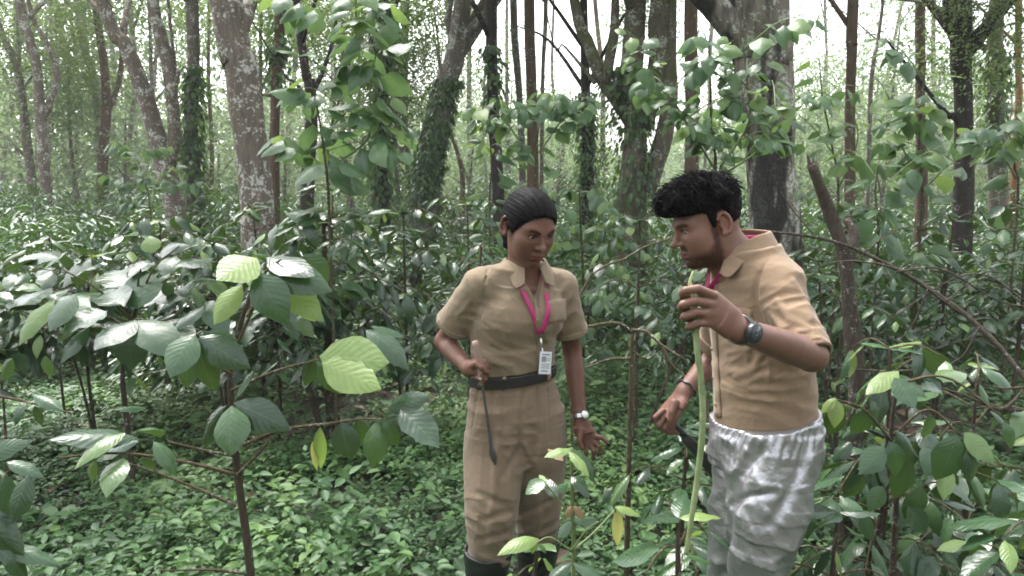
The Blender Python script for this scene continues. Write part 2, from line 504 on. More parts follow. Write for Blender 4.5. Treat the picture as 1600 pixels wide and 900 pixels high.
def weeds():
    """low leafy ground cover: nobody could count it"""
    g = np.random.default_rng(3)
    def plants(n, y0, y1, per, hmin, hmax, l0, l1, seed, power=1.0, xlim=None):
        y = y0 + (y1 - y0) * g.random(n) ** power
        x = (g.random(n) * 2 - 1) * (0.74 * y + 0.5)
        patch = np.sin(1.7 * x + 0.6) * np.cos(1.3 * y - 0.4) + 0.6 * np.sin(3.3 * x - 2.1 * y)
        keep = (g.random(n) < 0.66 + 0.4 * patch)
        # thin patches of bare litter
        for (cx, cy, rx, ry, f) in ((-0.95, 3.55, 0.5, 0.28, 0.9), (1.75, 2.75, 0.55, 0.35, 0.7), (1.55, 2.05, 0.3, 0.25, 0.5), (-0.55, 2.2, 0.25, 0.12, 0.6), (-1.3, 2.7, 0.3, 0.12, 0.6), (0.2, 3.1, 0.2, 0.15, 0.5), (-0.3, 1.75, 0.2, 0.08, 0.5)):
            inside = ((x - cx) / rx) ** 2 + ((y - cy) / ry) ** 2 < 1
            keep &= ~(inside & (g.random(n) < f))
        x, y = x[keep], y[keep]
        n = len(x)
        h = g.uniform(hmin, hmax, n) * (0.8 + 0.35 * np.sin(2.3 * x + 1.1 * y))
        z = ground_z(x, y)
        tone = np.clip(0.46 + 0.14 * np.sin(0.8 * x + 2) + 0.10 * np.sin(2.9 * x + 1.7 * y) + 0.28 * np.clip((y - 3.0) / 1.8, 0, 1) + g.normal(0, 0.13, n), 0, 0.93)  # lighter with distance, offsetting the shade of the bushes in the leaf colour
        B, D, Nn, L, T = [], [], [], [], []
        top = np.stack([x, y, z + h], -1)
        lean = g.normal(0, 0.035, (n, 3)); lean[:, 2] = 0
        for k in range(per):
            az = g.uniform(0, 6.28, n) if k % 2 == 0 else az + math.pi + g.normal(0, 0.4, n)
            f = 1.0 - 0.5 * (k // 2) / max(1, per // 2) * g.uniform(0.6, 1, n)
            dr = np.stack([np.cos(az), np.sin(az), g.normal(0.05, 0.28, n)], -1)
            b = np.stack([x, y, z], -1) + (top - np.stack([x, y, z], -1)) * f[:, None] + lean * f[:, None]
            B.append(b + dr * 0.012); D.append(dr)
            Nn.append(np.stack([g.normal(0, 0.25, n), g.normal(-0.12, 0.25, n), np.ones(n)], -1))
            L.append(g.uniform(l0, l1, n) * (0.75 + 0.25 * f)); T.append(np.clip(tone + g.normal(0, 0.08, n), 0, 1))
        return foliage(np.vstack(B), np.vstack(D), np.vstack(Nn), np.concatenate(L), 0.62, seed=seed, rnd=np.concatenate(T))
    sets = [plants(20000, 1.25, 4.4, 8, 0.03, 0.19, 0.020, 0.043, 1, 0.85), plants(1300, 1.4, 5.0, 10, 0.14, 0.32, 0.04, 0.075, 11, 0.9), plants(260, 1.4, 6.0, 6, 0.05, 0.2, 0.09, 0.13, 12, 0.9),
            plants(19000, 4.1, 9.0, 7, 0.05, 0.22, 0.03, 0.055, 2, 0.9),
            plants(9000, 8.5, 22.0, 6, 0.1, 0.40, 0.07, 0.13, 3, 0.9)]
    V, Q, U, R, o = [], [], [], [], 0
    for a, b, c, d in sets:
        V.append(a); Q.append(b + o); U.append(c); R.append(d); o += len(a)
    ob = link('ground_cover', mesh_np('ground_cover', np.vstack(V), np.vstack(Q), True, np.vstack(U), np.concatenate(R)), M_WEED)
    tag(ob, 'low green leafy weeds carpeting the plantation floor', 'ground cover', kind='stuff')
    # fallen leaves
    n = 2600
    y = 1.2 + 9 * g.random(n); x = (g.random(n) * 2 - 1) * (0.74 * y + 0.4)
    B = np.stack([x, y, ground_z(x, y) + 0.012 + 0.02 * g.random(n)], -1)
    az = g.uniform(0, 6.28, n)
    D = np.stack([np.cos(az), np.sin(az), g.normal(0, 0.15, n)], -1)
    Nn = np.stack([g.normal(0, 0.3, n), g.normal(0, 0.3, n), np.ones(n)], -1)
    v, q, u, r = foliage(B, D, Nn, g.uniform(0.06, 0.15, n), 0.5, seed=4)
    mb = leaf_material('litter_leaf', [(0, (0.04, 0.025, 0.015)), (0.6, (0.11, 0.065, 0.04)), (1, (0.2, 0.14, 0.09))], per_object=False, rough=0.5, transl=0.05, veins=False)
    ob = link('leaf_litter', mesh_np('leaf_litter', v, q, True, u, r), mb)
    tag(ob, 'wet brown fallen leaves lying on the soil', 'leaf litter', kind='stuff')


weeds()


# ------------------------------------------------------------------ trees
def crown_mesh(name, R, n_cl, per, leaf, seed, zscale=0.75, hang=0.12, spread=0.33):
    g = np.random.default_rng(seed)
    c = rand_unit(g, n_cl) * (g.random(n_cl)[:, None] ** 0.45) * R
    c[:, 2] *= zscale
    k = np.repeat(np.arange(n_cl), per)
    off = g.normal(size=(len(k), 3)) * spread * R / 2.2
    off[:, 2] *= 0.7
    B = c[k] + off
    D = norm(off + rand_unit(g, len(k)) * 0.4 * R / 2.2); D[:, 2] -= hang
    Nn = rand_unit(g, len(k)) * 0.7 + [0, 0, 1]
    tone = np.clip(g.random(n_cl)[k] * 0.6 + g.random(len(k)) * 0.4, 0, 1)
    V, Q, U, Rr = foliage(B, D, Nn, g.uniform(0.7, 1.3, len(k)) * leaf, 0.5, seed=seed, rnd=tone)
    return mesh_np(name, V, Q, True, U, Rr)


CROWNS = [crown_mesh('crown', 2.3, 90, 70, 0.10, 100 + k, spread=0.3) for k in range(4)]
for c_ in CROWNS:
    c_.materials.append(M_CROWN)
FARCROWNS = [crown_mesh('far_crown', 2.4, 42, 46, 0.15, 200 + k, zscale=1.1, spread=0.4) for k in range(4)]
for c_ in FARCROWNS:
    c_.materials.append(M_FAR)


def put_crown(parent, p, s, k, far=False, name='crown'):
    src = (FARCROWNS if far else CROWNS)[k % 4]
    M = Matrix.Translation(Vector(p.tolist())) @ Matrix.Rotation(k * 1.37, 4, 'Z') @ Matrix.Diagonal((s, s, s * (0.8 + 0.1 * (k % 3)), 1))
    return link(name, src, None, parent, M)


def vine_on(path, radii, parent, n, leaf, seed, t0=0.0, t1=1.0, fluff=0.06, name='vine'):
    g = np.random.default_rng(seed)
    path = np.asarray(path); m = len(path)
    t = (t0 + (t1 - t0) * g.random(n)) * (m - 1)
    i = np.clip(t.astype(int), 0, m - 2); f = (t - i)[:, None]
    c = path[i] * (1 - f) + path[i + 1] * f
    r = np.asarray(radii)[i]
    az = g.uniform(0, 6.28, n)
    out = np.stack([np.cos(az), np.sin(az), np.zeros(n)], -1)
    clump = 0.5 + 0.5 * np.sin(az * 2 + t * 0.9 + seed) * np.sin(t * 2.1)
    keep = g.random(n) < 0.35 + 0.65 * clump
    B = c + out * (r + 0.01 + fluff * g.random(n) ** 2 * (0.5 + clump))[:, None]
    D = out * 0.6 + np.array([0, 0, -0.9]) + rand_unit(g, n) * 0.4
    Nn = out + np.array([0, 0, 0.5]) + rand_unit(g, n) * 0.4
    V, Q, U, R = foliage(B[keep], D[keep], Nn[keep], g.uniform(0.7, 1.3, keep.sum()) * leaf, 0.62, seed=seed)
    link(name, mesh_np(name, V, Q, True, U, R), M_VINE, parent)


TREE_N = [0]
TREE_AT = []
SHORT = ['leaning pale tree', 'forked pale tree', 'dark slim tree', 'crooked scarred tree', 'lichened vee tree', 'vine wrapped tree', 'thick lichened trunk', 'reddish slim tree', 'blackish forked tree', 'vine hung tree', 'ivy smothered tree', 'bent grey tree',
         'straight black tree', 'thin pale tree', 'smooth brown tree', 'narrow bare tree', 'fern clothed trunk', 'gnarled mossy tree', 'dark brown tree', 'stained huge trunk', 'slim dark tree', 'slanting thin tree', 'plain brown tree', 'black two armed tree', 'stout mossy tree', 'orange barked tree']


def by_tree(x, y):
    k = min(range(len(SHORT)), key=lambda q: (TREE_AT[q][0] - x) ** 2 + (TREE_AT[q][1] - y) ** 2)
    b = TREE_AT[k]
    rel = 'just behind' if y > b[1] + 0.7 else ('just in front of' if y < b[1] - 0.7 else 'beside')
    if math.hypot(b[0] - x, b[1] - y) > 4 and y > 12:
        k = min(range(len(SHORT)), key=lambda q: abs(math.atan2(TREE_AT[q][0], TREE_AT[q][1]) - math.atan2(x, y)) + (9 if TREE_AT[q][1] > y - 2 else 0))
        rel = 'far behind' if y > 25 else 'well behind'
    return rel + ' the ' + SHORT[k]


def tree(label, pts, widths, Y, mat, limbs=(), crowns=2, vine=None, group=None, name='shade_tree', top=9.0, rough=0.09, dy=0.0, buttress=0.25, extra_crowns=(), sides=16, n=30):
    """pts: direction measurements (top first) on the trunk axis, widths in the same measure, standing Y metres off"""
    TREE_N[0] += 1
    sd = TREE_N[0]
    w = [at(px, py, Y + dy * k) for k, (px, py) in enumerate(pts)]
    scale = 0.86 * Y / FPX
    r = [0.5 * v * scale for v in widths]
    w, r = w[::-1], r[::-1]                      # bottom first
    d = w[0] - w[1] if len(w) > 1 else np.array([0, 0, -1.0])
    d = d / max(1e-6, -d[2]) if d[2] < 0 else np.array([0, 0, -1.0])
    gz = float(ground_z(w[0][0], w[0][1]))
    base = w[0] + np.array([d[0] * 0.4, d[1] * 0.4, -1]) * max(0.05, (w[0][2] - gz + 0.15))
    u = w[-1] - w[-2]; u = u / max(1e-6, u[2])
    top = max(top, 3.6 + 0.25 * Y) if crowns else top
    H = max(0.5, top - w[-1][2])
    tip = w[-1] + np.array([u[0] * 0.5, u[1] * 0.5, 1]) * H
    path = spline(np.vstack([base, w, tip]), n)
    tt = np.linspace(0, 1, len(w) + 2)
    rad = np.interp(np.linspace(0, 1, n), tt, [r[0] * (1 + buttress)] + r + [r[-1] * 0.45])
    root = empty(name, (base[0], base[1], gz))
    TREE_AT.append((base[0], base[1]))
    if group:
        label = ('pale' if mat is B_PALE else 'brown' if mat is B_BROWN else 'grey') + ' slender tree at the misty back, ' + by_tree(base[0], base[1])
    tag(root, label, 'tree', group)
    V, P, uv = tube(path, rad, sides, rough=rough, seed=sd)
    link('trunk', mesh_np('trunk', V, P, True, uv), mat, root)
    g = np.random.default_rng(sd)
    ends = [tip]
    for (lp, lw, ddy) in limbs:                  # limbs measured the same way, first point on the trunk
        q = [at(px, py, Y + ddy * k) for k, (px, py) in enumerate(lp)]
        e = q[-1] - q[-2]; e = e / np.linalg.norm(e)
        up_ = max(0.0, 3.2 + 0.25 * Y - q[-1][2]) if (q[-1][2] > 3.2 and crowns) else 0.4
        q.append(q[-1] + e * 0.8 + np.array([0, 0, up_]))
        q = spline(q, 16)
        lr = np.interp(np.linspace(0, 1, 16), np.linspace(0, 1, len(lw) + 1), [0.5 * x * scale for x in lw] + [0.2 * lw[-1] * scale])
        V, P, uv = tube(q, lr, 10, rough=rough, seed=sd + 50)
        link('limb', mesh_np('limb', V, P, True, uv), mat, root)
        ends.append(q[-1])
    for k in range(3):                           # limbs of the head
        a = g.uniform(0, 6.28); s = path[int(n * g.uniform(0.72, 0.9))]
        e = s + np.array([math.cos(a) * 1.6, math.sin(a) * 1.6, g.uniform(0.8, 1.8)])
        m = (s + e) / 2 + np.array([0, 0, 0.25])
        V, P, uv = tube(spline([s, m, e], 9), np.linspace(rad[-4] * 0.7, rad[-1] * 0.3, 9), 8, rough=0.05, seed=sd)
        link('limb', mesh_np('limb', V, P, True, uv), mat, root)
        ends.append(e)
    for k in range(crowns):
        e = ends[k % len(ends)]
        pc = np.asarray(e) + g.normal(0, 0.3, 3)
        pc[2] = max(pc[2], 1.62 + 0.235 * Y + 1.5)
        put_crown(root, pc, g.uniform(0.5, 0.7), sd + k)
    for (px, py, yy, s) in extra_crowns:
        put_crown(root, at(px, py, yy), s, sd + int(px))
    if vine:
        vine_on(path, rad, root, vine[0], vine[1], sd, vine[2], vine[3], vine[4] if len(vine) > 4 else 0.07)
    return root, path, rad


# left side
tree('slender pale tree leaning out past the ivy free left thicket', [(-12, 0), (6, 60), (26, 105), (40, 200)], [12, 12, 12, 14], 17, B_PALE, crowns=1, top=8)
tree('pale forked tree with kinked twin stems in the left thicket', [(30, 0), (45, 60), (58, 110), (66, 220)], [18, 16, 15, 18], 16, B_PALE, limbs=[([(62, 200), (90, 120), (70, 60), (46, 10)], [12, 11, 9, 8], 0.2)], crowns=1, top=8)
tree('dark slim tree behind the pale forked pair', [(122, 0), (130, 70), (148, 130), (160, 260)], [15, 14, 14, 16], 19, B_GREY, crowns=1, top=9)
tree('pale crooked tree with reddish bark scar in the middle of the left thicket', [(150, 10), (163, 110), (166, 180), (160, 260)], [12, 14, 16, 18], 17, B_BROWN, limbs=[([(166, 180), (185, 130), (192, 70), (200, 0)], [10, 9, 8, 6], 0.2)], crowns=1, top=8)
tree('large forked tree with white lichen, two stems meeting low in a vee', [(160, 0), (196, 70), (222, 140), (246, 220), (275, 330)], [22, 26, 28, 32, 38], 10.5, B_PALE,
     limbs=[([(262, 262), (272, 205), (264, 110), (246, 40), (238, -10)], [26, 22, 22, 22, 20], 0.05), ([(268, 160), (278, 110), (270, 75)], [8, 7, 6], 0.1)], crowns=3, top=8)
tree('straight tree wrapped in climbing vine beside the big lichened trunk', [(300, 0), (302, 110), (298, 200), (304, 300)], [21, 21, 24, 28], 11, B_GREY, crowns=2, vine=(2200, 0.085, 0.0, 0.62, 0.16), top=8)
tree('thick lichen spotted trunk rising behind the coffee bushes, leaning left', [(352, -10), (372, 80), (385, 170), (396, 260), (402, 340)], [56, 58, 58, 56, 62], 6.6, B_PALE, crowns=2, top=8.5, rough=0.06)
tree('dark reddish slim tree with a short broken side branch', [(437, 0), (434, 90), (430, 170), (428, 260)], [18, 18, 17, 19], 9.5, B_BROWN, limbs=[([(432, 150), (412, 148), (396, 140)], [6, 5, 4], 0.1)], crowns=2, top=8, vine=(500, 0.08, 0.45, 0.9, 0.12))
tree('blackish forked tree behind the round leaved sapling', [(470, 60), (484, 130), (486, 200), (480, 300)], [14, 20, 22, 24], 8.5, B_DARK, limbs=[([(486, 150), (505, 110), (520, 60)], [10, 8, 6], 0.1), ([(484, 160), (462, 130), (440, 110)], [8, 6, 4], 0.1)], crowns=2, top=7)
tree('dark vine hung tree in the shade behind the round leaved sapling', [(600, 0), (598, 120), (596, 220), (600, 320)], [16, 18, 18, 20], 11.5, B_DARK, crowns=3, vine=(2600, 0.1, 0.02, 0.8, 0.3), top=7)
tree('ivy smothered tree forking into several bare limbs with pale aerial roots', [(716, 62), (700, 120), (682, 200), (668, 260), (660, 330)], [34, 40, 40, 44, 52], 10.5, B_GREY,
     limbs=[([(712, 80), (700, 30), (704, -15)], [16, 13, 10], 0.1), ([(720, 62), (748, 30), (765, -10)], [18, 15, 12], -0.1), ([(716, 66), (716, 20), (722, -20)], [14, 12, 10], 0.0),
            ([(655, 330), (662, 260), (690, 180), (700, 140)], [12, 10, 7, 5], -0.03), ([(690, 330), (682, 270), (700, 200), (694, 160)], [10, 9, 7, 5], -0.03)],
     crowns=2, vine=(5200, 0.065, 0.05, 0.66, 0.06), top=5.4)
tree('thin grey tree with a bent stem in the bright clearing', [(700, 190), (712, 230), (722, 270), (722, 330)], [5, 7, 9, 10], 16, B_BROWN, crowns=0, top=5)
tree('straight nearly black tree with a leafy vine at its middle', [(768, -5), (769, 90), (772, 180), (779, 300)], [20, 19, 19, 22], 9.5, B_DARK, crowns=2, top=8, vine=(450, 0.08, 0.35, 0.7, 0.1))
tree('thin pale tree beside the straight brown one', [(802, 0), (806, 80), (812, 160), (816, 260)], [13, 13, 12, 12], 12.5, B_GREY, crowns=1, top=8)
tree('straight smooth brown tree in the middle of the plantation', [(827, -5), (829, 100), (832, 200), (833, 300)], [19, 19, 19, 22], 10, B_BROWN, crowns=2, top=8)
tree('narrow bare tree in front of the white sky', [(853, 0), (851, 60), (848, 120), (846, 280)], [8, 8, 7, 8], 14, B_GREY, crowns=1, top=8)
tree('short trunk clothed in creeping fern and ivy', [(914, 110), (917, 170), (918, 240), (918, 320)], [16, 20, 22, 24], 12, B_DARK, crowns=1, vine=(2400, 0.075, 0.02, 0.75, 0.14), top=4.6)
tree('massive gnarled tree with knotted mossy limbs', [(990, 60), (985, 120), (992, 200), (985, 330)], [40, 46, 42, 54], 9.5, B_MOSSY,
     limbs=[([(985, 190), (940, 120), (920, 70), (896, -10)], [26, 24, 22, 20], 0.06), ([(945, 130), (958, 60), (962, -10)], [20, 18, 15], 0.05), ([(1000, 200), (1030, 110), (1030, 40), (1032, -20)], [38, 40, 40, 36], -0.05),
            ([(1010, 300), (1030, 240), (1046, 160), (1048, 80)], [30, 32, 28, 22], -0.05), ([(930, 130), (910, 105), (880, 70), (860, 50)], [8, 6, 4, 3], 0.1)],
     crowns=3, vine=(1800, 0.085, 0.1, 0.7, 0.2), top=5.2, rough=0.14)
tree('dark brown straight tree between the gnarled tree and the stained trunk', [(1080, -5), (1080, 90), (1081, 180), (1080, 300)], [24, 23, 22, 26], 8.2, B_BROWN, crowns=2, top=8)
tree('huge trunk with a black stain and pale lichen behind the man', [(1184, -10), (1190, 60), (1195, 140), (1204, 240), (1208, 360)], [104, 104, 98, 82, 92], 6.2, B_STAIN, crowns=3, top=9, rough=0.07, sides=24)
tree('straight slim dark tree against the white sky on the right', [(1334, -5), (1331, 80), (1328, 160), (1328, 300)], [19, 18, 17, 19], 9, B_BROWN, crowns=2, top=8)
tree('thin bare tree slanting against the white sky', [(1375, 40), (1366, 90), (1360, 150), (1356, 300)], [6, 7, 8, 10], 14, B_GREY, crowns=1, top=6)
tree('straight brown tree behind the pale tipped sapling', [(1438, -5), (1438, 90), (1438, 180), (1440, 300)], [17, 17, 16, 20], 11, B_BROWN, crowns=2, top=8)
tree('black forked tree with a thick arm raised on each side', [(1502, 60), (1505, 130), (1506, 200), (1506, 310)], [36, 30, 30, 34], 8.8, B_DARK,
     limbs=[([(1500, 70), (1488, 40), (1482, -20)], [26, 24, 20], 0.0), ([(1508, 72), (1535, 48), (1562, 10), (1580, -30)], [24, 22, 18, 15], -0.05), ([(1500, 190), (1488, 180), (1474, 172)], [14, 12, 9], 0.0)], crowns=3, top=6,
     extra_crowns=((1610, 30, 8.4, 0.5),))
tree('stout mossy tree with a dark knot hole at the right', [(1556, 30), (1556, 120), (1556, 210), (1560, 310)], [24, 26, 28, 34], 10, B_MOSSY, crowns=2, top=7, vine=(700, 0.08, 0.3, 0.75, 0.15))
tree('slim orange barked tree at the right', [(1592, 20), (1592, 150), (1588, 230), (1584, 310)], [11, 12, 13, 15], 11, B_ORANGE, crowns=1, top=8)

# slender trees farther back
g_ = np.random.default_rng(21)
far_x = [8, 75, 110, 180, 205, 230, 330, 455, 515, 545, 625, 735, 790, 868, 940, 1110, 1285, 1395, 1465, 1535]
for k, fx in enumerate(far_x):
    Yf = 17 + 14 * g_.random()
    wd = g_.uniform(6, 12)
    ln = g_.normal(0, 14)
    tree('slender far tree among the misty stems at the back', [(fx - ln, 0), (fx - ln * 0.4 + g_.normal(0, 5), 120), (fx + g_.normal(0, 4), 220), (fx + ln * 0.3, 310)], [wd * 0.8, wd * 0.9, wd, wd * 1.2], Yf,
         [B_GREY, B_PALE, B_BROWN, B_GREY][k % 4], crowns=1, top=9.5 + 3 * g_.random(), group='slender far trees at the back of the plantation', sides=8, n=16, name='slender_tree')

# leafy understory trees (low crowns) filling the distance
def bushy_tree(px, py, Y, s, k, far, label, group, name='understory_tree'):
    c = at(px, py, Y)
    gz = float(ground_z(c[0], c[1]))
    root = empty(name, (c[0], c[1], gz))
    tag(root, label + ' ' + by_tree(c[0], c[1]), 'tree', group)
    g = np.random.default_rng(900 + k)
    p = spline([[c[0] + 0.2, c[1], gz - 0.1], [c[0] - 0.1, c[1], (gz + c[2]) / 2], [c[0], c[1], c[2] + s]], 10)
    V, P, uv = tube(p, np.linspace(0.07 * s + 0.03, 0.02, 10), 7, rough=0.05, seed=k)
    link('trunk', mesh_np('trunk', V, P, True, uv), B_GREY, root)
    for q in range(3):
        a = g.uniform(0, 6.28)
        s0 = p[4 + q]; e = s0 + np.array([math.cos(a), math.sin(a), 0.8]) * s * 1.2
        V, P, uv = tube(spline([s0, (s0 + e) / 2 + [0, 0, .15], e], 6), np.linspace(0.03 * s, 0.01, 6), 6)
        link('limb', mesh_np('limb', V, P, True, uv), B_GREY, root)
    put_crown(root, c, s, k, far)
    return root


lab_far = 'pale green bushy tree in the mist'
k = 0
for (px, py, Y, s) in [(20, 120, 30, 1.7), (90, 60, 34, 2.0), (60, 230, 24, 1.2), (150, 190, 30, 1.5), (215, 240, 26, 1.1), (205, 60, 34, 1.8), (320, 150, 30, 1.6), (345, 260, 24, 1.0),
                       (440, 60, 30, 1.6), (520, 90, 34, 1.7), (470, 240, 26, 1.1), (560, 250, 30, 1.2), (640, 270, 24, 0.9), (740, 240, 34, 1.3), (735, 190, 40, 1.3), (800, 260, 28, 1.0),
                       (870, 270, 30, 1.0), (905, 250, 36, 1.2), (1095, 250, 30, 0.9), (1270, 260, 26, 0.9), (1310, 250, 34, 1.0), (1370, 260, 28, 0.9), (1400, 220, 38, 1.0), (1470, 250, 26, 0.9), (1530, 250, 28, 1.0), (1590, 200, 26, 1.2),
                       (20, -40, 36, 2.0), (130, -60, 36, 2.0), (420, -30, 36, 1.9), (560, -20, 38, 2.0)]:
    k += 1
    bushy_tree(px, py, Y, s, k, True, lab_far, 'bushy trees in the misty distance')
lab_mid = 'airy light leafed tree against the white sky'
for (px, py, Y, s) in [(1405, 70, 20, 0.75), (1290, 110, 24, 0.8), (1470, 130, 22, 0.7), (1370, 170, 26, 0.9), (1260, 190, 22, 0.7), (1540, 110, 22, 0.7), (885, 190, 26, 0.7), (760, 90, 22, 0.55), (1110, 150, 24, 0.7), (1440, 210, 21, 0.9), (1320, 220, 20, 0.8), (800, 170, 27, 0.9), (1240, 250, 17, 0.7), (1500, 240, 18, 0.7), (1390, 250, 16, 0.65), (880, 255, 17, 0.6), (740, 262, 18, 0.6), (640, 240, 18, 0.7), (200, 240, 18, 0.8), (70, 220, 18, 0.8), (1575, 230, 16, 0.7), (450, 250, 16, 0.6), (550, 255, 17, 0.6)]:
    k += 1
    bushy_tree(px, py, Y, s, k, True, lab_mid, 'airy trees against the sky')
lab_near = 'dark leafed low understory tree'
for (px, py, Y, s) in [(30, 40, 17, 0.9), (110, 130, 18, 0.7), (235, -30, 16, 0.7), (410, 20, 14, 0.7), (540, 20, 13, 0.6), (640, 20, 14, 0.7), (625, 110, 13, 0.5), (590, 160, 12, 0.45),
                       (1010, 0, 14, 0.5)]:
    k += 1
    bushy_tree(px, py, Y, s, k, False, lab_near, 'dark understory crowns among the trunks')

# the wood beyond, one mass
def far_wood():
    g = np.random.default_rng(77)
    n = 42000
    az = g.uniform(-0.95, 0.95, n)
    dist = g.uniform(46, 62, n)
    x, y = np.sin(az) * dist, np.cos(az) * dist
    gap = 0.5 + 0.5 * np.sin(az * 23 + 1.2) * np.sin(az * 11)
    z = g.random(n) ** 1.5 * (3.0 + 4.2 * gap + 2.5 * (az < -0.25))
    B = np.stack([x, y, z], -1)
    V, Q, U, R = foliage(B, rand_unit(g, n), rand_unit(g, n) + [0, -0.5, 0.8], g.uniform(0.3, 0.7, n), 0.6, seed=8)
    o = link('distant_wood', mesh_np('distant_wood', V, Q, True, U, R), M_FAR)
    tag(o, 'pale green mass of the distant wood behind all the trees', 'wood', kind='stuff')


far_wood()


def wood_around():
    """the plantation goes on unseen behind the photographer, added to darken front light and reflections"""
    g = np.random.default_rng(79)
    n = 34000
    az = g.uniform(math.radians(75), math.radians(285), n)
    dist = g.uniform(9, 17, n)
    x, y = np.sin(az) * dist, np.cos(az) * dist
    gap = 0.5 + 0.5 * np.sin(az * 9 + 1.2) * np.sin(az * 17)
    z = g.random(n) ** 1.2 * (3.0 + 6.0 * gap)
    V, Q, U, R = foliage(np.stack([x, y, z], -1), rand_unit(g, n), rand_unit(g, n) + [0, 0, 0.8], g.uniform(0.16, 0.34, n), 0.55, seed=9)
    o = link('unseen_rear_wood', mesh_np('unseen_rear_wood', V, Q, True, U, R), M_CROWN)
    tag(o, 'unseen green mass of the plantation, added behind to dim the front light', 'wood', kind='stuff')


wood_around()
# ------------------------------------------------------------------ coffee leaves, one object each
def leaf_set(mat, specs, nm='leaf'):
    out = []
    for k, sp in enumerate(specs):
        me = leaf_mesh(nm, seed=30 + k, **sp)
        me.materials.append(mat)
        out.append(me)
    return out


SP_C = [dict(aspect=0.44, fold=0.25, droop=0.22, wave=0.012), dict(aspect=0.41, fold=0.4, droop=0.35, wave=0.016), dict(aspect=0.48, fold=0.12, droop=0.12, wave=0.014),
        dict(aspect=0.43, fold=0.3, droop=0.5, wave=0.012), dict(aspect=0.46, fold=0.2, droop=0.3, wave=0.02), dict(aspect=0.40, fold=0.5, droop=0.25, wave=0.014), dict(aspect=0.47, fold=0.15, droop=0.6, wave=0.03), dict(aspect=0.4, fold=0.7, droop=0.4, wave=0.02), dict(aspect=0.55, fold=0.3, droop=0.18, wave=0.035, curl=0.5)]
SP_B = [dict(aspect=0.78, fold=0.25, droop=0.3, wave=0.012, widest=0.27, tipsharp=1.05), dict(aspect=0.68, fold=0.15, droop=0.2, wave=0.016, widest=0.3, tipsharp=1.0), dict(aspect=0.82, fold=0.4, droop=0.4, wave=0.014, widest=0.26, tipsharp=1.0),
        dict(aspect=0.64, fold=0.3, droop=0.5, wave=0.02, widest=0.3, tipsharp=1.05), dict(aspect=0.72, fold=0.55, droop=0.3, wave=0.012, widest=0.28, tipsharp=1.0)]
LV = {'c': leaf_set(M_COFFEE, SP_C), 'l': leaf_set(M_LIME, SP_C[:5]), 'y': leaf_set(M_YELLOW, SP_C[:3]), 'w': leaf_set(M_BROWN, SP_C[1:4]), 'b': leaf_set(M_BROAD, SP_B), 'bl': leaf_set(M_BLIME, SP_B[:3])}
GL = np.random.default_rng(8)


def put_leaf(parent, base, tip, up, kind='c', width=1.0, name='leaf', var=None):
    ms = LV[kind]
    me = ms[int(GL.integers(len(ms))) if var is None else var % len(ms)]
    return link(name, me, None, parent, leaf_frame(base, tip, up, width))


def put_stick(parent, pts, r0, r1, mat, name='branch', sides=7, n=None, rough=0.06):
    p = spline(pts, n or max(6, 4 * len(pts)))
    V, P, uv = tube(p, np.linspace(r0, r1, len(p)), sides, rough=rough, seed=int(GL.integers(999)))
    link(name, mesh_np(name, V, P, True, uv), mat, parent)
    return p


def leaf_pairs(parent, path, L, kind, t0=0.3, step=0.075, side=0.9, droop=0.35, lime_tip=0.0, cnt=None, maxn=999, pet=0.012):
    """opposite leaf pairs along a branch path"""
    d = np.concatenate([[0], np.cumsum(np.linalg.norm(np.diff(path, axis=0), axis=1))])
    tot = d[-1]
    s = np.arange(tot, t0 * tot, -step)
    n = 0
    for q, sv in enumerate(s):
        c = np.array([np.interp(sv, d, path[:, k]) for k in range(3)])
        i = min(len(path) - 2, int(np.searchsorted(d, sv)) - 1 if sv > 0 else 0)
        t = norm(path[max(i, 0) + 1] - path[max(i, 0)])
        lat = norm(np.cross(t, [0, 0, 1.0]))
        for sg in (-1, 1):
            if n >= maxn:
                return n
            if GL.random() < 0.1:
                continue
            dr = t * GL.uniform(0.25, 0.75) + sg * lat * side + np.array([0, 0, -droop * GL.uniform(0.3, 1.7) + 0.15]) + GL.normal(0, 0.15, 3)
            dr = norm(dr)
            ll = L * GL.uniform(0.7, 1.15) * (0.75 if q == 0 else 1.0)
            up = np.array([0, 0, 1.0]) + GL.normal(0, 0.22, 3) - 0.15 * dr
            if kind == 'b':
                dr = norm(dr + np.array([0, 0, -0.55 * GL.random()]))
                up = np.array([0.8 * dr[0], 0.8 * dr[1] - 0.25, 0.75]) + GL.normal(0, 0.3, 3)
            kk = kind
            if kind == 'c' and q == 0 and GL.random() < lime_tip:
                kk = 'l'
            if kind == 'b' and q <= 1 and GL.random() < lime_tip:
                kk = 'bl'
            put_leaf(parent, c + dr * pet, c + dr * (ll + pet), up, kk, GL.uniform(0.85, 1.12))
            n += 1
    return n


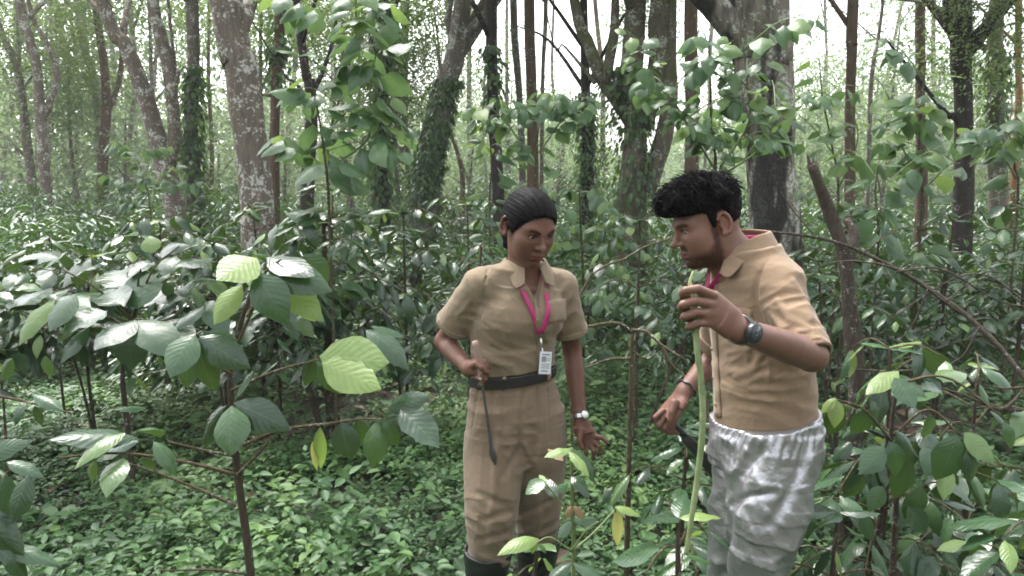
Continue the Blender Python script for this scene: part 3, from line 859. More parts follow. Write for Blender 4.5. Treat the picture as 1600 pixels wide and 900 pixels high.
def coffee(label, x, y, H, L=0.16, n_nodes=7, blen=0.5, seed=0, group=None, h0=0.3, lime=0.15, lean=(0, 0), stem_r=0.014, maxleaf=290, name='coffee_bush', kind='c', droop=0.35, stems=1, step=0.085):
    g = np.random.default_rng(seed)
    gz = float(ground_z(x, y))
    root = empty(name, (x, y, gz))
    tag(root, label, 'bush', group)
    cnt = 0
    for sidx in range(stems):
        la = np.array(lean) + (g.normal(0, 0.22, 2) if sidx else 0)
        hh = H * (1 if sidx == 0 else g.uniform(0.65, 0.95))
        p = [np.array([x, y, gz - 0.05]), np.array([x + la[0] * 0.4 + g.normal(0, .02), y + la[1] * 0.4, gz + hh * 0.5]), np.array([x + la[0], y + la[1], gz + hh])]
        st = put_stick(root, p, stem_r * (1 if sidx == 0 else 0.75), stem_r * 0.4, B_STEM, 'stem', n=12)
        az = g.uniform(0, 3.14)
        for k in range(n_nodes):
            f = h0 + (1 - h0) * (k + 0.6) / n_nodes
            c = st[min(11, int(f * 11.99))]
            az += math.pi / 2 + g.normal(0, 0.3)
            for sg in (0, math.pi):
                a = az + sg + g.normal(0, 0.2)
                bl = blen * (1.1 - 0.75 * f ** 2) * g.uniform(0.7, 1.15)
                o = np.array([math.cos(a), math.sin(a), 0])
                br = [c, c + o * bl * 0.5 + [0, 0, bl * 0.16], c + o * bl + [0, 0, bl * g.uniform(-0.25, 0.15)]]
                b = put_stick(root, br, 0.0042, 0.0018, B_TWIG, 'branch', sides=5, n=7, rough=0)
                cnt += leaf_pairs(root, b, L, kind, 0.25, step, droop=droop, lime_tip=lime, maxn=maxleaf - cnt)
        if cnt < maxleaf:
            tp = st[-1]
            for k in range(4):
                a = g.uniform(0, 6.28)
                dr = norm([math.cos(a), math.sin(a), 0.35])
                put_leaf(root, tp, tp + dr * L * 0.8, (0, 0, 1), 'l' if (kind == 'c' and g.random() < lime * 2) else kind)
                cnt += 1
    return root


def hero_leaves(root, rows, Yd, up=(0, -0.45, 1)):
    """rows: measured base and tip of single leaves, their distance (base, tip), kind, width"""
    for r in rows:
        bx, by, tx, ty, Yb, dY, kind, w = r[:8]
        u = up if len(r) < 9 else r[8]
        b, t = at(bx, by, Yb), at(tx, ty, Yb + dY)
        put_leaf(root, b, t, u, kind, w * 1.12)


HANG = (0, -1, 0.15)
FACE = (0, -0.9, 0.6)

# --- coffee plant with the dark stem at the left
x0, y0, z0 = at(392, 900, 1.9)
rA = empty('coffee_bush', (x0, y0, float(ground_z(x0, y0))))
tag(rA, 'young coffee plant with one thin dark stem and big lime green top leaves', 'bush', 'coffee bushes of the undergrowth')
stA = put_stick(rA, [np.array([x0 + 0.03, y0, -0.05]), at(392, 900, 1.9), at(374, 760, 1.9), at(364, 660, 1.9), at(360, 580, 1.9), at(376, 505, 1.9), at(404, 425, 1.92)], 0.0125, 0.005, B_STEM, 'stem', n=26)
for pts, r in (([(366, 741), (290, 722), (190, 708), (94, 715)], .005), ([(368, 790), (280, 752), (196, 722)], .0045), ([(381, 896), (330, 890), (249, 892)], .004), ([(364, 712), (322, 704), (262, 690)], .0045),
               ([(371, 742), (400, 712), (420, 690)], .005), ([(370, 700), (440, 672), (528, 660)], .006), ([(366, 640), (366, 630)], .004), ([(362, 585), (340, 570), (310, 530)], .005), ([(368, 545), (398, 475), (385, 495)], .005),
               ([(362, 610), (430, 580), (505, 560)], .005), ([(395, 450), (420, 420), (440, 405)], .004), ([(528, 660), (560, 655), (600, 655)], .004)):
    put_stick(rA, [at(a, b, 1.88 - 0.03 * k) for k, (a, b) in enumerate(pts)], r, r * 0.5, B_TWIG, 'branch', sides=6)
hero_leaves(rA, [
    (402, 404, 338, 432, 1.80, -0.10, 'l', 1.5, FACE), (378, 446, 322, 494, 1.82, -0.08, 'l', 1.15, FACE), (400, 428, 440, 490, 1.78, -0.08, 'c', 1.35, FACE), (418, 402, 490, 414, 1.86, -0.08, 'c', 1.1),
    (416, 414, 520, 448, 1.84, -0.03, 'c', 1.0, FACE), (474, 398, 522, 450, 1.95, 0.02, 'c', 1.3, FACE), (432, 432, 506, 500, 1.9, -0.05, 'l', 0.85, FACE), (452, 440, 500, 505, 1.95, 0, 'l', 1.0, FACE),
    (432, 470, 470, 520, 2.0, 0.0, 'c', 1.0), (398, 396, 440, 392, 2.0, 0.1, 'c', 1.2), (408, 410, 412, 392, 2.05, 0.15, 'c', 1.2),
    (304, 522, 252, 574, 1.78, -0.1, 'c', 1.5, FACE), (312, 526, 382, 572, 1.78, -0.05, 'c', 1.15, FACE), (318, 520, 398, 552, 1.82, 0.03, 'c', 0.95, FACE), (312, 540, 322, 624, 1.82, -0.02, 'c', 1.1, HANG), (296, 545, 284, 612, 1.9, 0.0, 'c', 0.9, HANG),
    (362, 634, 352, 700, 1.76, -0.1, 'c', 1.55, FACE), (354, 634, 290, 702, 1.8, -0.02, 'c', 0.9, FACE), (366, 630, 442, 658, 1.78, -0.06, 'c', 1.1, FACE), (396, 580, 352, 622, 1.8, 0, 'c', 0.8), (368, 640, 430, 680, 1.86, 0.0, 'c', 0.9, FACE),
    (500, 556, 604, 560, 1.82, -0.08, 'l', 1.15, FACE), (504, 566, 592, 602, 1.8, -0.1, 'l', 0.95, FACE), (496, 570, 542, 616, 1.84, 0, 'c', 1.0, FACE), (490, 560, 470, 610, 1.9, 0, 'c', 1.0, HANG),
    (572, 516, 650, 548, 1.86, -0.05, 'c', 1.1), (580, 510, 640, 512, 1.92, 0.05, 'c', 1.0), (606, 640, 670, 614, 1.82, -0.02, 'c', 1.0, FACE), (626, 640, 688, 694, 1.8, -0.08, 'c', 0.95), (600, 630, 640, 620, 1.9, 0.1, 'c', 1.2),
    (534, 660, 540, 724, 1.84, -0.04, 'c', 1.6, HANG), (588, 660, 580, 734, 1.8, -0.06, 'c', 1.2, HANG), (598, 658, 626, 700, 1.8, -0.02, 'c', 1.1, FACE), (560, 656, 566, 706, 1.9, 0, 'c', 1.1, HANG), (500, 668, 490, 752, 1.85, 0, 'l', 0.55, HANG), (488, 690, 494, 740, 1.87, 0, 'y', 0.4, HANG),
    (215, 684, 78, 662, 1.85, -0.12, 'c', 0.8), (196, 676, 112, 694, 1.82, -0.12, 'c', 0.8), (216, 690, 128, 690, 1.9, 0.05, 'c', 0.8), (222, 672, 250, 648, 1.92, 0.12, 'c', 1.2), (240, 690, 278, 730, 1.8, -0.05, 'c', 0.8), (200, 712, 150, 760, 1.84, -0.06, 'c', 0.6, HANG),
    (192, 716, 158, 742, 1.8, -0.12, 'c', 1.1), (236, 712, 216, 750, 1.85, 0, 'c', 1.0, HANG), (180, 640, 232, 622, 2.0, 0.1, 'c', 0.9), (150, 720, 122, 768, 1.9, 0, 'c', 0.6, HANG)], 0)

# --- the bush to its left
x0, y0, z0 = at(196, 640, 3.8)
rB = empty('coffee_bush', (x0, y0, float(ground_z(x0, y0))))
tag(rB, 'coffee bush with broad ribbed leaves spreading flat and dark ones hanging below', 'bush', 'coffee bushes of the undergrowth')
put_stick(rB, [np.array([x0 + .02, y0, -0.05]), at(196, 640, 3.8), at(192, 575, 3.8), at(204, 515, 3.72), at(214, 478, 3.69)], 0.016, 0.007, B_STEM, 'stem')
for pts in ([(204, 515), (150, 488), (60, 470)], [(210, 500), (260, 500), (300, 470)], [(212, 485), (240, 420), (280, 385)], [(206, 500), (150, 450), (95, 420)], [(214, 480), (216, 440), (220, 420)]):
    put_stick(rB, [at(a, b, 3.69 - 0.06 * k) for k, (a, b) in enumerate(pts)], .007, .0035, B_TWIG, 'branch', sides=6)
hero_leaves(rB, [
    (148, 486, 78, 424, 3.48, 0.19, 'c', 1.3), (192, 478, 152, 440, 3.48, 0.19, 'c', 1.0), (214, 482, 218, 416, 3.56, 0.13, 'c', 1.7, FACE), (84, 468, 12, 528, 3.40, -0.19, 'l', 0.85), (118, 460, 66, 510, 3.40, -0.16, 'c', 1.3),
    (212, 500, 140, 530, 3.40, -0.24, 'c', 1.25), (214, 502, 270, 516, 3.40, -0.19, 'c', 1.2), (168, 486, 92, 510, 3.43, -0.16, 'c', 1.2), (202, 512, 200, 580, 3.48, -0.08, 'c', 1.6, HANG), (174, 526, 156, 562, 3.56, 0.00, 'c', 1.2, HANG), (236, 524, 230, 566, 3.56, 0.00, 'c', 1.0, HANG),
    (318, 478, 266, 504, 3.56, -0.16, 'c', 1.0), (296, 384, 230, 356, 3.72, 0.19, 'c', 0.8), (238, 396, 230, 362, 3.69, 0.03, 'l', 1.9, FACE), (330, 408, 272, 402, 3.72, -0.16, 'c', 1.3), (276, 400, 246, 416, 3.72, -0.16, 'c', 1.4), (240, 410, 194, 424, 3.80, -0.16, 'c', 1.0),
    (90, 404, 20, 380, 3.72, 0.16, 'c', 0.9), (150, 420, 100, 400, 3.80, 0.16, 'c', 0.9), (64, 470, 8, 434, 3.56, 0.24, 'c', 1.0), (66, 452, 22, 446, 3.48, -0.08, 'c', 1.3), (226, 480, 262, 440, 3.72, 0.16, 'c', 1.0), (258, 440, 268, 470, 3.72, 0.00, 'c', 1.3), (140, 510, 84, 560, 3.64, -0.16, 'c', 0.9),
    (110, 520, 120, 590, 3.72, 0.00, 'c', 0.9, HANG), (60, 520, 40, 580, 3.72, 0.00, 'c', 0.9, HANG), (290, 420, 330, 386, 3.80, 0.16, 'c', 1.0), (300, 440, 350, 420, 3.80, 0.16, 'c', 1.0), (320, 470, 352, 500, 3.80, -0.16, 'c', 1.0), (170, 470, 130, 440, 3.72, 0.23, 'c', 1.2), (240, 470, 300, 452, 3.72, 0.00, 'c', 1.1),
    (30, 500, -20, 540, 3.64, 0.00, 'c', 1.2), (20, 470, -30, 450, 3.64, 0.00, 'c', 1.2), (200, 450, 160, 412, 3.88, 0.16, 'c', 1.1), (260, 500, 300, 534, 3.72, -0.16, 'c', 1.1)], 0)

# --- plant poking in at the lower left corner
x0, y0, z0 = at(-60, 900, 1.45)
rC = empty('coffee_bush', (x0, y0, float(ground_z(x0, y0))))
tag(rC, 'coffee sprig with long ribbed leaves close to the camera side of the weeds', 'bush', 'coffee bushes of the undergrowth')
put_stick(rC, [np.array([x0, y0, -0.05]), at(-60, 900, 1.45), at(-40, 780, 1.42), at(-20, 700, 1.4)], 0.009, 0.004, B_STEM, 'stem')
put_stick(rC, [at(-40, 780, 1.42), at(-10, 760, 1.4), at(20, 730, 1.38)], 0.004, 0.002, B_TWIG, 'branch', sides=6)
hero_leaves(rC, [(-30, 720, 24, 680, 1.4, 0.0, 'c', 0.9, FACE), (10, 722, 72, 734, 1.38, 0.0, 'c', 0.8), (46, 742, 4, 820, 1.36, -0.05, 'c', 1.1, FACE), (10, 740, -12, 830, 1.38, -0.03, 'c', 1.0, FACE), (-20, 850, 100, 862, 1.36, 0.0, 'c', 0.5), (0, 860, 60, 905, 1.34, 0, 'c', 0.7),
                 (-40, 790, 20, 870, 1.36, -0.05, 'c', 0.9, FACE), (-30, 690, -5, 650, 1.42, 0.05, 'c', 1.0)], 0)

# --- twig with few leaves from the left
x0, y0, z0 = at(-40, 625, 2.0)
rD = empty('coffee_bush', (x0, y0, float(ground_z(x0, y0))))
tag(rD, 'thin bare coffee twig with three small leaves over the weeds', 'bush', 'coffee bushes of the undergrowth')
put_stick(rD, [np.array([x0 - .02, y0, -0.05]), at(-42, 760, 2.0), at(-40, 625, 2.0)], 0.008, 0.005, B_STEM, 'stem')
put_stick(rD, [at(-40, 612, 2.0), at(30, 625, 1.98), at(113, 646, 1.95)], 0.005, 0.0025, B_TWIG, 'branch', sides=6)
hero_leaves(rD, [(52, 616, 92, 628, 1.97, -0.05, 'c', 0.8), (54, 634, 62, 672, 1.97, 0, 'c', 0.8, HANG), (40, 630, 10, 654, 1.97, -0.05, 'c', 0.9), (20, 560, -10, 600, 2.0, 0, 'c', 0.9, HANG), (70, 556, 74, 596, 2.1, 0, 'c', 0.9, HANG)], 0)

# --- coffee bushes of the middle distance, a leaf at a time
GB = 'coffee bushes of the undergrowth'
def cb(label, px, Y, Htop_py, **k):
    c = at(px, Htop_py, Y)
    return coffee(label, c[0], Y, max(0.35, c[2] - float(ground_z(c[0], Y))), **k)


cb('dense dark coffee bush behind the lime green leaves, its stout black stem bare below', 505, 4.2, 350, L=0.160, n_nodes=7, blen=0.72, seed=1, group=GB, h0=0.6, stem_r=0.03, stems=2)
cb('glossy coffee bush beside the woman elbow', 630, 4.6, 335, L=0.145, n_nodes=7, blen=0.6, seed=2, group=GB, h0=0.45, stems=2)
cb('coffee bush in front of the thick lichened trunk', 395, 5.0, 330, L=0.145, n_nodes=6, blen=0.6, seed=3, group=GB, h0=0.45, stems=2, lime=0.3)
cb('grey green coffee bush behind the broad ribbed leaves', 250, 4.9, 345, L=0.160, n_nodes=6, blen=0.6, seed=4, group=GB, stem_r=0.01, h0=0.6, stems=2)
cb('coffee bush whose leaves turn silvery in the sky light, left of the ribbed leaves', 80, 4.7, 380, L=0.160, n_nodes=6, blen=0.65, seed=5, group=GB, stem_r=0.009, h0=0.6, stems=2)
cb('spreading coffee bush with large drooping leaves layered behind the ribbed ones', 130, 4.25, 405, L=0.22, n_nodes=4, blen=0.8, seed=41, group=GB, h0=0.72, stems=2, stem_r=0.012, droop=0.5, lime=0.3, step=0.12)
cb('large leaved coffee bush under the thick lichened trunk', 340, 4.5, 385, L=0.2, n_nodes=4, blen=0.7, seed=42, group=GB, h0=0.7, stems=2, stem_r=0.012, droop=0.5, lime=0.1, step=0.12)
cb('low coffee bush at the left edge of the weeds', -20, 3.7, 430, L=0.160, n_nodes=5, blen=0.5, seed=6, group=GB, stem_r=0.008, h0=0.55)
cb('small coffee bush with dark drooping leaves by the black stem', 430, 4.6, 440, L=0.150, n_nodes=5, blen=0.4, seed=7, group=GB, h0=0.6, stem_r=0.01, droop=0.7)
cb('coffee bush at the foot of the round leaved sapling', 520, 4.4, 300, L=0.140, n_nodes=6, blen=0.55, seed=8, group=GB, h0=0.45, stems=2)
cb('bushy coffee shrub behind the man back', 1330, 4.2, 330, L=0.120, n_nodes=7, blen=0.6, seed=9, group=GB, h0=0.35, stems=2)
cb('coffee shrub with wet shining leaves behind the leaning dead branch', 1490, 4.6, 345, L=0.130, n_nodes=6, blen=0.7, seed=10, group=GB, h0=0.5, stems=2)
cb('coffee shrub at the right edge under the black forked tree', 1610, 4.2, 330, L=0.125, n_nodes=6, blen=0.6, seed=11, group=GB, h0=0.5, stems=2)
cb('shaded coffee shrub between the two workers', 1000, 4.4, 345, L=0.115, n_nodes=7, blen=0.5, seed=12, group=GB, h0=0.6, stems=2)
cb('light green leafy shrub behind the woman head', 905, 5.2, 300, L=0.12, n_nodes=7, blen=0.6, seed=13, group=GB, h0=0.25, stems=2, lime=0.6, kind='b', step=0.07)
cb('coffee shrub right behind the woman shoulder', 730, 4.9, 320, L=0.110, n_nodes=7, blen=0.6, seed=14, group=GB, h0=0.25, stems=2)
cb('low coffee shrub under the man lowered hand', 1075, 2.75, 670, L=0.13, n_nodes=4, blen=0.4, seed=16, group=GB, h0=0.1, stems=2)
cb('large drooping coffee bush filling the foreground behind the silver trousers', 1390, 2.55, 545, L=0.145, n_nodes=8, blen=0.5, seed=17, group=GB, h0=0.12, stems=2, droop=0.75)
cb('toothed leaf coffee bush under the fallen branch', 1530, 2.9, 575, L=0.13, n_nodes=6, blen=0.5, seed=18, group=GB, h0=0.2, stems=2, droop=0.6)
cb('low dark coffee sprout beside the silver trousers', 1310, 2.0, 800, L=0.14, n_nodes=3, blen=0.26, seed=19, group=GB, h0=0.3, droop=0.7)
cb('coffee sprout at the lower right corner', 1625, 1.9, 780, L=0.17, n_nodes=3, blen=0.3, seed=20, group=GB, h0=0.3, droop=0.5)
cb('low coffee sprout in front of the man feet', 1060, 1.75, 810, L=0.13, n_nodes=3, blen=0.3, seed=21, group=GB, h0=0.3)
cb('small leafy sprout in front of the woman boots', 840, 1.95, 850, L=0.10, n_nodes=3, blen=0.22, seed=22, group=GB, h0=0.35, kind='b', lime=0.5)

# --- single large leaves of the right foreground bush
x0, y0, z0 = at(1400, 800, 2.2)
rE = empty('coffee_bush', (x0, y0, float(ground_z(x0, y0))))
tag(rE, 'coffee branch with bright glossy leaves in front of the drooping bush', 'bush', GB)
put_stick(rE, [np.array([x0, y0, -0.05]), at(1400, 800, 2.2), at(1392, 690, 2.2), at(1402, 590, 2.2)], 0.012, 0.005, B_STEM, 'stem')
for pts in ([(1396, 680), (1450, 640), (1500, 680)], [(1394, 690), (1350, 640), (1306, 624)], [(1400, 600), (1480, 590), (1570, 655)]):
    put_stick(rE, [at(a, b, 2.18 - 0.03 * k) for k, (a, b) in enumerate(pts)], .005, .0025, B_TWIG, 'branch', sides=6)
hero_leaves(rE, [(1398, 590, 1434, 636, 2.1, -0.08, 'c', 1.2, FACE), (1404, 580, 1352, 612, 2.12, -0.05, 'l', 0.8), (1306, 622, 1280, 646, 2.1, 0, 'l', 0.9), (1306, 624, 1312, 670, 2.1, -0.04, 'l', 1.1, FACE), (1382, 698, 1348, 738, 2.08, -0.06, 'c', 1.2, FACE), (1390, 690, 1422, 748, 2.08, -0.05, 'c', 1.1, FACE),
                 (1400, 672, 1440, 714, 2.1, -0.05, 'c', 1.0, FACE), (1494, 680, 1482, 758, 2.08, -0.06, 'c', 1.25, FACE), (1506, 676, 1560, 724, 2.08, -0.05, 'c', 1.05, FACE), (1510, 706, 1536, 760, 2.06, -0.04, 'c', 1.1, FACE), (1568, 660, 1600, 702, 2.08, -0.04, 'c', 1.0, FACE), (1462, 590, 1520, 570, 2.2, 0.05, 'c', 0.9),
                 (1330, 690, 1300, 716, 2.12, -0.03, 'c', 1.2), (1380, 760, 1360, 800, 2.1, -0.03, 'c', 1.3, HANG), (1440, 760, 1430, 830, 2.1, -0.02, 'c', 1.1, HANG), (1420, 790, 1450, 840, 2.1, -0.03, 'c', 1.0, HANG), (1345, 800, 1370, 850, 2.05, -0.03, 'c', 1.0, FACE), (1470, 610, 1440, 600, 2.15, -0.02, 'c', 1.2),
                 (1320, 640, 1280, 690, 2.15, 0, 'c', 0.9, FACE), (1360, 640, 1330, 690, 2.16, 0, 'c', 1.0, FACE), (1450, 650, 1470, 700, 2.15, 0, 'c', 1.0, FACE), (1420, 720, 1404, 790, 2.14, 0, 'c', 1.1, HANG), (1350, 740, 1320, 790, 2.12, 0, 'c', 1.1, FACE)], 0)

# --- seedling in front of the woman
x0, y0, z0 = at(895, 900, 1.72)
rF = empty('coffee_seedling', (x0, y0, float(ground_z(x0, y0))))
tag(rF, 'green seedling with pale young shoot reaching up before the woman trousers', 'seedling')
put_stick(rF, [np.array([x0, y0, -0.05]), at(896, 900, 1.72), at(894, 800, 1.7), at(893, 700, 1.68)], 0.006, 0.003, M_GSTEM, 'stem')
for pts in ([(894, 862), (860, 840), (838, 848)], [(894, 860), (915, 830), (935, 815)], [(892, 808), (872, 780), (850, 752)], [(893, 745), (905, 735), (915, 720)]):
    put_stick(rF, [at(a, b, 1.7 - 0.02 * k) for k, (a, b) in enumerate(pts)], .003, .0015, M_GSTEM, 'branch', sides=5)
hero_leaves(rF, [(842, 842, 786, 840, 1.66, -0.06, 'l', 0.8), (836, 840, 832, 868, 1.66, -0.02, 'l', 0.9, FACE), (893, 702, 852, 704, 1.66, -0.04, 'l', 0.7), (895, 702, 945, 742, 1.66, -0.04, 'c', 0.8), (888, 705, 925, 735, 1.64, -0.06, 'l', 0.6), (852, 752, 818, 768, 1.68, -0.02, 'c', 1.2), (852, 752, 842, 740, 1.7, 0.02, 'l', 1.0),
                 (870, 778, 848, 740, 1.68, 0.04, 'c', 0.9, FACE), (862, 770, 890, 745, 1.7, 0.05, 'c', 1.0), (893, 745, 920, 760, 1.66, -0.05, 'c', 1.0), (893, 790, 884, 812, 1.64, -0.02, 'w', 0.9, FACE), (896, 790, 916, 812, 1.64, -0.02, 'w', 0.9, FACE), (895, 815, 940, 800, 1.7, 0.04, 'c', 0.9), (893, 815, 868, 840, 1.68, -0.02, 'c', 1.0),
                 (840, 850, 862, 860, 1.66, 0, 'c', 1.0), (893, 880, 850, 905, 1.66, -0.04, 'c', 1.0), (896, 880, 945, 900, 1.66, -0.04, 'c', 0.9), (880, 720, 856, 690, 1.7, 0.04, 'w', 0.8)], 0)
hero_leaves(rF, [(965, 795, 966, 858, 1.78, -0.02, 'y', 0.55, FACE), (960, 792, 1005, 798, 1.78, -0.02, 'l', 0.7), (958, 790, 972, 800, 1.78, 0.02, 'c', 1.2)], 0)
put_stick(rF, [at(896, 860, 1.7), at(930, 830, 1.74), at(962, 795, 1.78)], .003, .0015, M_GSTEM, 'branch', sides=5)

# --- broad leaved saplings
def sapling(label, stems, Y, L=0.15, step=0.075, lime=0.5, group='broad leaved saplings', twigs=7, tw=0.4, seed=0, r=0.009, maxleaf=200):
    g = np.random.default_rng(seed)
    b = at(*stems[0][0], Y)
    gz = float(ground_z(b[0], Y))
    root = empty('sapling', (b[0], b[1], gz))
    tag(root, label, 'sapling', group)
    n = 0
    for k, s in enumerate(stems):
        pts = [at(a, c, Y - 0.05 * q) for q, (a, c) in enumerate(s)]
        if k == 0:
            pts = [np.array([b[0], b[1], gz - 0.05])] + pts
        p = put_stick(root, pts, r * (1 if k == 0 else 0.7), 0.003, M_GSTEM if k else B_TWIG, 'stem', n=16)
        n += leaf_pairs(root, p, L, 'b', 0.45, step, side=0.8, droop=0.45, lime_tip=0.6, maxn=maxleaf - n, pet=0.05)
        for q in range(twigs):
            s0 = p[int(g.uniform(0.2, 0.97) * 15)]
            a = g.uniform(0, 6.28)
            e = s0 + np.array([math.cos(a), 0.7 * math.sin(a), g.uniform(-0.1, 0.9)]) * tw * g.uniform(0.5, 1.1)
            pp = put_stick(root, [s0, (s0 + e) / 2 + [0, 0, 0.04], e], 0.004, 0.002, M_GSTEM, 'branch', sides=5, n=6)
            n += leaf_pairs(root, pp, L, 'b', 0.3, step, side=0.8, droop=0.5, lime_tip=lime * 0.5, maxn=maxleaf - n, pet=0.04)
    return root


sapling('tall round leaved sapling with a pale top by the thick lichened trunk', [[(515, 350), (508, 250), (494, 160), (476, 90)], [(515, 262), (575, 215), (578, 140), (590, 70)], [(505, 240), (540, 120), (556, 60), (548, 25)]], 4.0, L=0.17, seed=1, twigs=4, tw=0.4)
sapling('round leaved sapling sprouting above the man head', [[(1118, 300), (1112, 220), (1110, 140), (1108, 60)], [(1120, 270), (1060, 170), (1030, 110)], [(1125, 262), (1170, 190), (1165, 110), (1160, 60)], [(1118, 280), (1190, 230), (1215, 170)]], 3.9, L=0.11, seed=2, twigs=6, tw=0.38, maxleaf=295, step=0.06)
sapling('slim sapling with round leaves in front of the huge stained trunk base', [[(1310, 330), (1300, 230), (1285, 150), (1280, 90)], [(1308, 300), (1340, 220), (1330, 170)]], 4.8, L=0.13, seed=3, twigs=4, tw=0.4, step=0.11)
sapling('sapling with a bright yellow green crown of leaves before the dark forked tree', [[(1440, 330), (1436, 240), (1440, 160), (1448, 90)], [(1438, 290), (1400, 210), (1385, 190)], [(1440, 300), (1480, 260), (1500, 255)]], 4.6, L=0.15, seed=4, twigs=3, tw=0.36, lime=1.0, step=0.10)
sapling('leafy shoot standing before the straight brown tree', [[(835, 330), (838, 240), (845, 180), (860, 150)], [(838, 260), (790, 190), (775, 180)], [(842, 240), (890, 170), (905, 165)]], 5.4, L=0.14, seed=5, twigs=4, tw=0.4, step=0.085)
sapling('leafy shoot growing by the foot of the black tree', [[(765, 330), (768, 260), (765, 215), (760, 190)]], 5.6, L=0.16, seed=6, twigs=4, tw=0.3)
sapling('shoot with large leaves in front of the orange barked tree', [[(1590, 320), (1585, 260), (1578, 215), (1570, 195)], [(1588, 280), (1560, 230), (1548, 222)]], 5.0, L=0.17, seed=7, twigs=3, tw=0.35)
sapling('thin sapling with small bright leaves far behind the left bushes', [[(235, 330), (228, 290), (215, 250), (205, 235)]], 8.5, L=0.16, seed=8, twigs=6, tw=0.6, lime=0.8)
sapling('slim shoot with fresh leaves between the broken stump and the fallen branch', [[(1370, 420), (1372, 360), (1368, 300), (1372, 260)]], 4.4, L=0.14, seed=9, twigs=5, tw=0.35)

# ------------------------------------------------------------------ bushes farther back (leaves too small to pick apart)
def bush_mesh(seed, n=1500, R=0.85, H=1.12, leaf=0.092):
    g = np.random.default_rng(seed)
    ncl = 95
    a = g.uniform(0, 6.28, ncl); rr = R * np.sqrt(g.random(ncl)); hz = H * (0.15 + 0.85 * g.random(ncl) ** 0.7) * np.sqrt(np.clip(1.12 - (rr / R) ** 2, 0.05, 1))
    c = np.stack([np.cos(a) * rr, np.sin(a) * rr, hz], -1)
    k = g.integers(0, ncl, n)
    off = g.normal(size=(n, 3)) * [0.10, 0.10, 0.06]
    D = norm(off + np.stack([np.cos(a[k]), np.sin(a[k]), np.zeros(n)], -1) * 0.08); D[:, 2] -= 0.35 * g.random(n)
    Nn = np.stack([g.normal(0, 0.3, n), g.normal(0, 0.3, n), np.ones(n)], -1)
    tone = np.clip(0.55 * g.random(ncl)[k] + 0.4 * g.random(n), 0, 1)
    V, Q, U, R_ = foliage(c[k] + off, D, Nn, g.uniform(0.7, 1.25, n) * leaf, 0.48, seed=seed, rnd=tone, droop=0.3)
    me = mesh_np('foliage', V, Q, True, U, R_)
    me.materials.append(M_FOL)
    mb = MB()
    for q in range(5):
        e = c[g.integers(ncl)]
        mb.tube(spline([[0, 0, -0.1], [e[0] * 0.3, e[1] * 0.3, e[2] * 0.5], e], 6), np.linspace(0.02, 0.006, 6), 5)
    ms = mb.mesh('stem')
    ms.materials.append(B_STEM)
    return me, ms


BUSH = [bush_mesh(300 + k) for k in range(5)]


def far_bush(x, y, s, k, label, group):
    gz = float(ground_z(x, y))
    root = empty('coffee_shrub', (x, y, gz))
    tag(root, label + ', ' + by_tree(x, y), 'bush', group)
    M = Matrix.Translation((x, y, gz)) @ Matrix.Rotation(k * 2.4, 4, 'Z') @ Matrix.Diagonal((s, s, s * (0.85 + 0.1 * (k % 4)), 1))
    me, ms = BUSH[k % 5]
    f = link('foliage', me, None, root, M); f['kind'] = 'stuff'
    link('stem', ms, None, root, M)


gb = np.random.default_rng(55)
kk = 0
for Y, step_, smin, smax in ((6.0, 1.15, 0.75, 1.0), (7.4, 1.2, 0.8, 1.15), (9.0, 1.3, 0.85, 1.25), (11.5, 1.5, 0.9, 1.3), (14.5, 1.8, 1.0, 1.4), (18, 2.2, 1.1, 1.5), (23, 2.6, 1.2, 1.7)):
    xw = 0.74 * Y + 1.0
    x = -xw
    while x < xw:
        xx, yy = x + gb.normal(0, 0.25), Y + gb.normal(0, 0.35)
        px = 800 + 1200 * xx / yy
        x += step_ * gb.uniform(0.8, 1.25)
        if (Y < 10 and 890 < px < 1030) or (Y < 7 and (640 < px < 740 or 1400 < px < 1540 or 60 < px < 250)):
            continue
        kk += 1
        far_bush(xx, yy, gb.uniform(smin, smax), kk, 'rounded coffee shrub in the %s row' % {6.0: 'first', 7.4: 'second', 9.0: 'third', 11.5: 'fourth', 14.5: 'fifth', 18: 'sixth', 23: 'last'}[Y], 'coffee shrubs in the rows under the shade trees')

# ------------------------------------------------------------------ dead wood
x0, y0, z0 = at(1336, 560, 3.0)
rS = empty('broken_stump', (x0, y0, float(ground_z(x0, y0))))
tag(rS, 'broken dead stem with a slanting cut top and a short forked stub', 'stump')
put_stick(rS, [np.array([x0 + 0.02, y0, -0.1]), at(1337, 640, 3.0), at(1336, 560, 3.0), at(1328, 470, 3.0), at(1318, 395, 3.0), at(1298, 335, 3.0), at(1268, 256, 2.97)], 0.034, 0.021, B_DEAD, 'trunk', sides=16, n=60, rough=0.24)
for dx_, dz_ in ((-7, -16), (3, -10), (8, -6)):
    put_stick(rS, [at(1270 + dx_ * 0.5, 262, 2.97), at(1268 + dx_, 256 + dz_, 2.97)], 0.012, 0.002, B_DEAD, 'splinter', sides=5, n=5)
put_stick(rS, [at(1322, 420, 3.0), at(1334, 370, 3.02), at(1322, 342, 3.05)], 0.026, 0.014, B_DEAD, 'limb', sides=10, n=12, rough=0.12)
x0, y0, z0 = at(1640, 640, 2.6)
rT = empty('fallen_branch', (x0, y0, float(ground_z(x0, y0))))
tag(rT, 'long dead grey branch leaning across the bush behind the man', 'branch')
put_stick(rT, [np.array([x0 + 0.25, y0, 0.0]), at(1640, 660, 2.6), at(1596, 585, 2.65), at(1530, 510, 2.75), at(1450, 450, 2.85), at(1360, 400, 2.92), at(1290, 374, 2.95), at(1205, 362, 3.0), at(1130, 356, 3.05)], 0.012, 0.004, B_DEAD, 'bough', sides=9, n=60, rough=0.16)
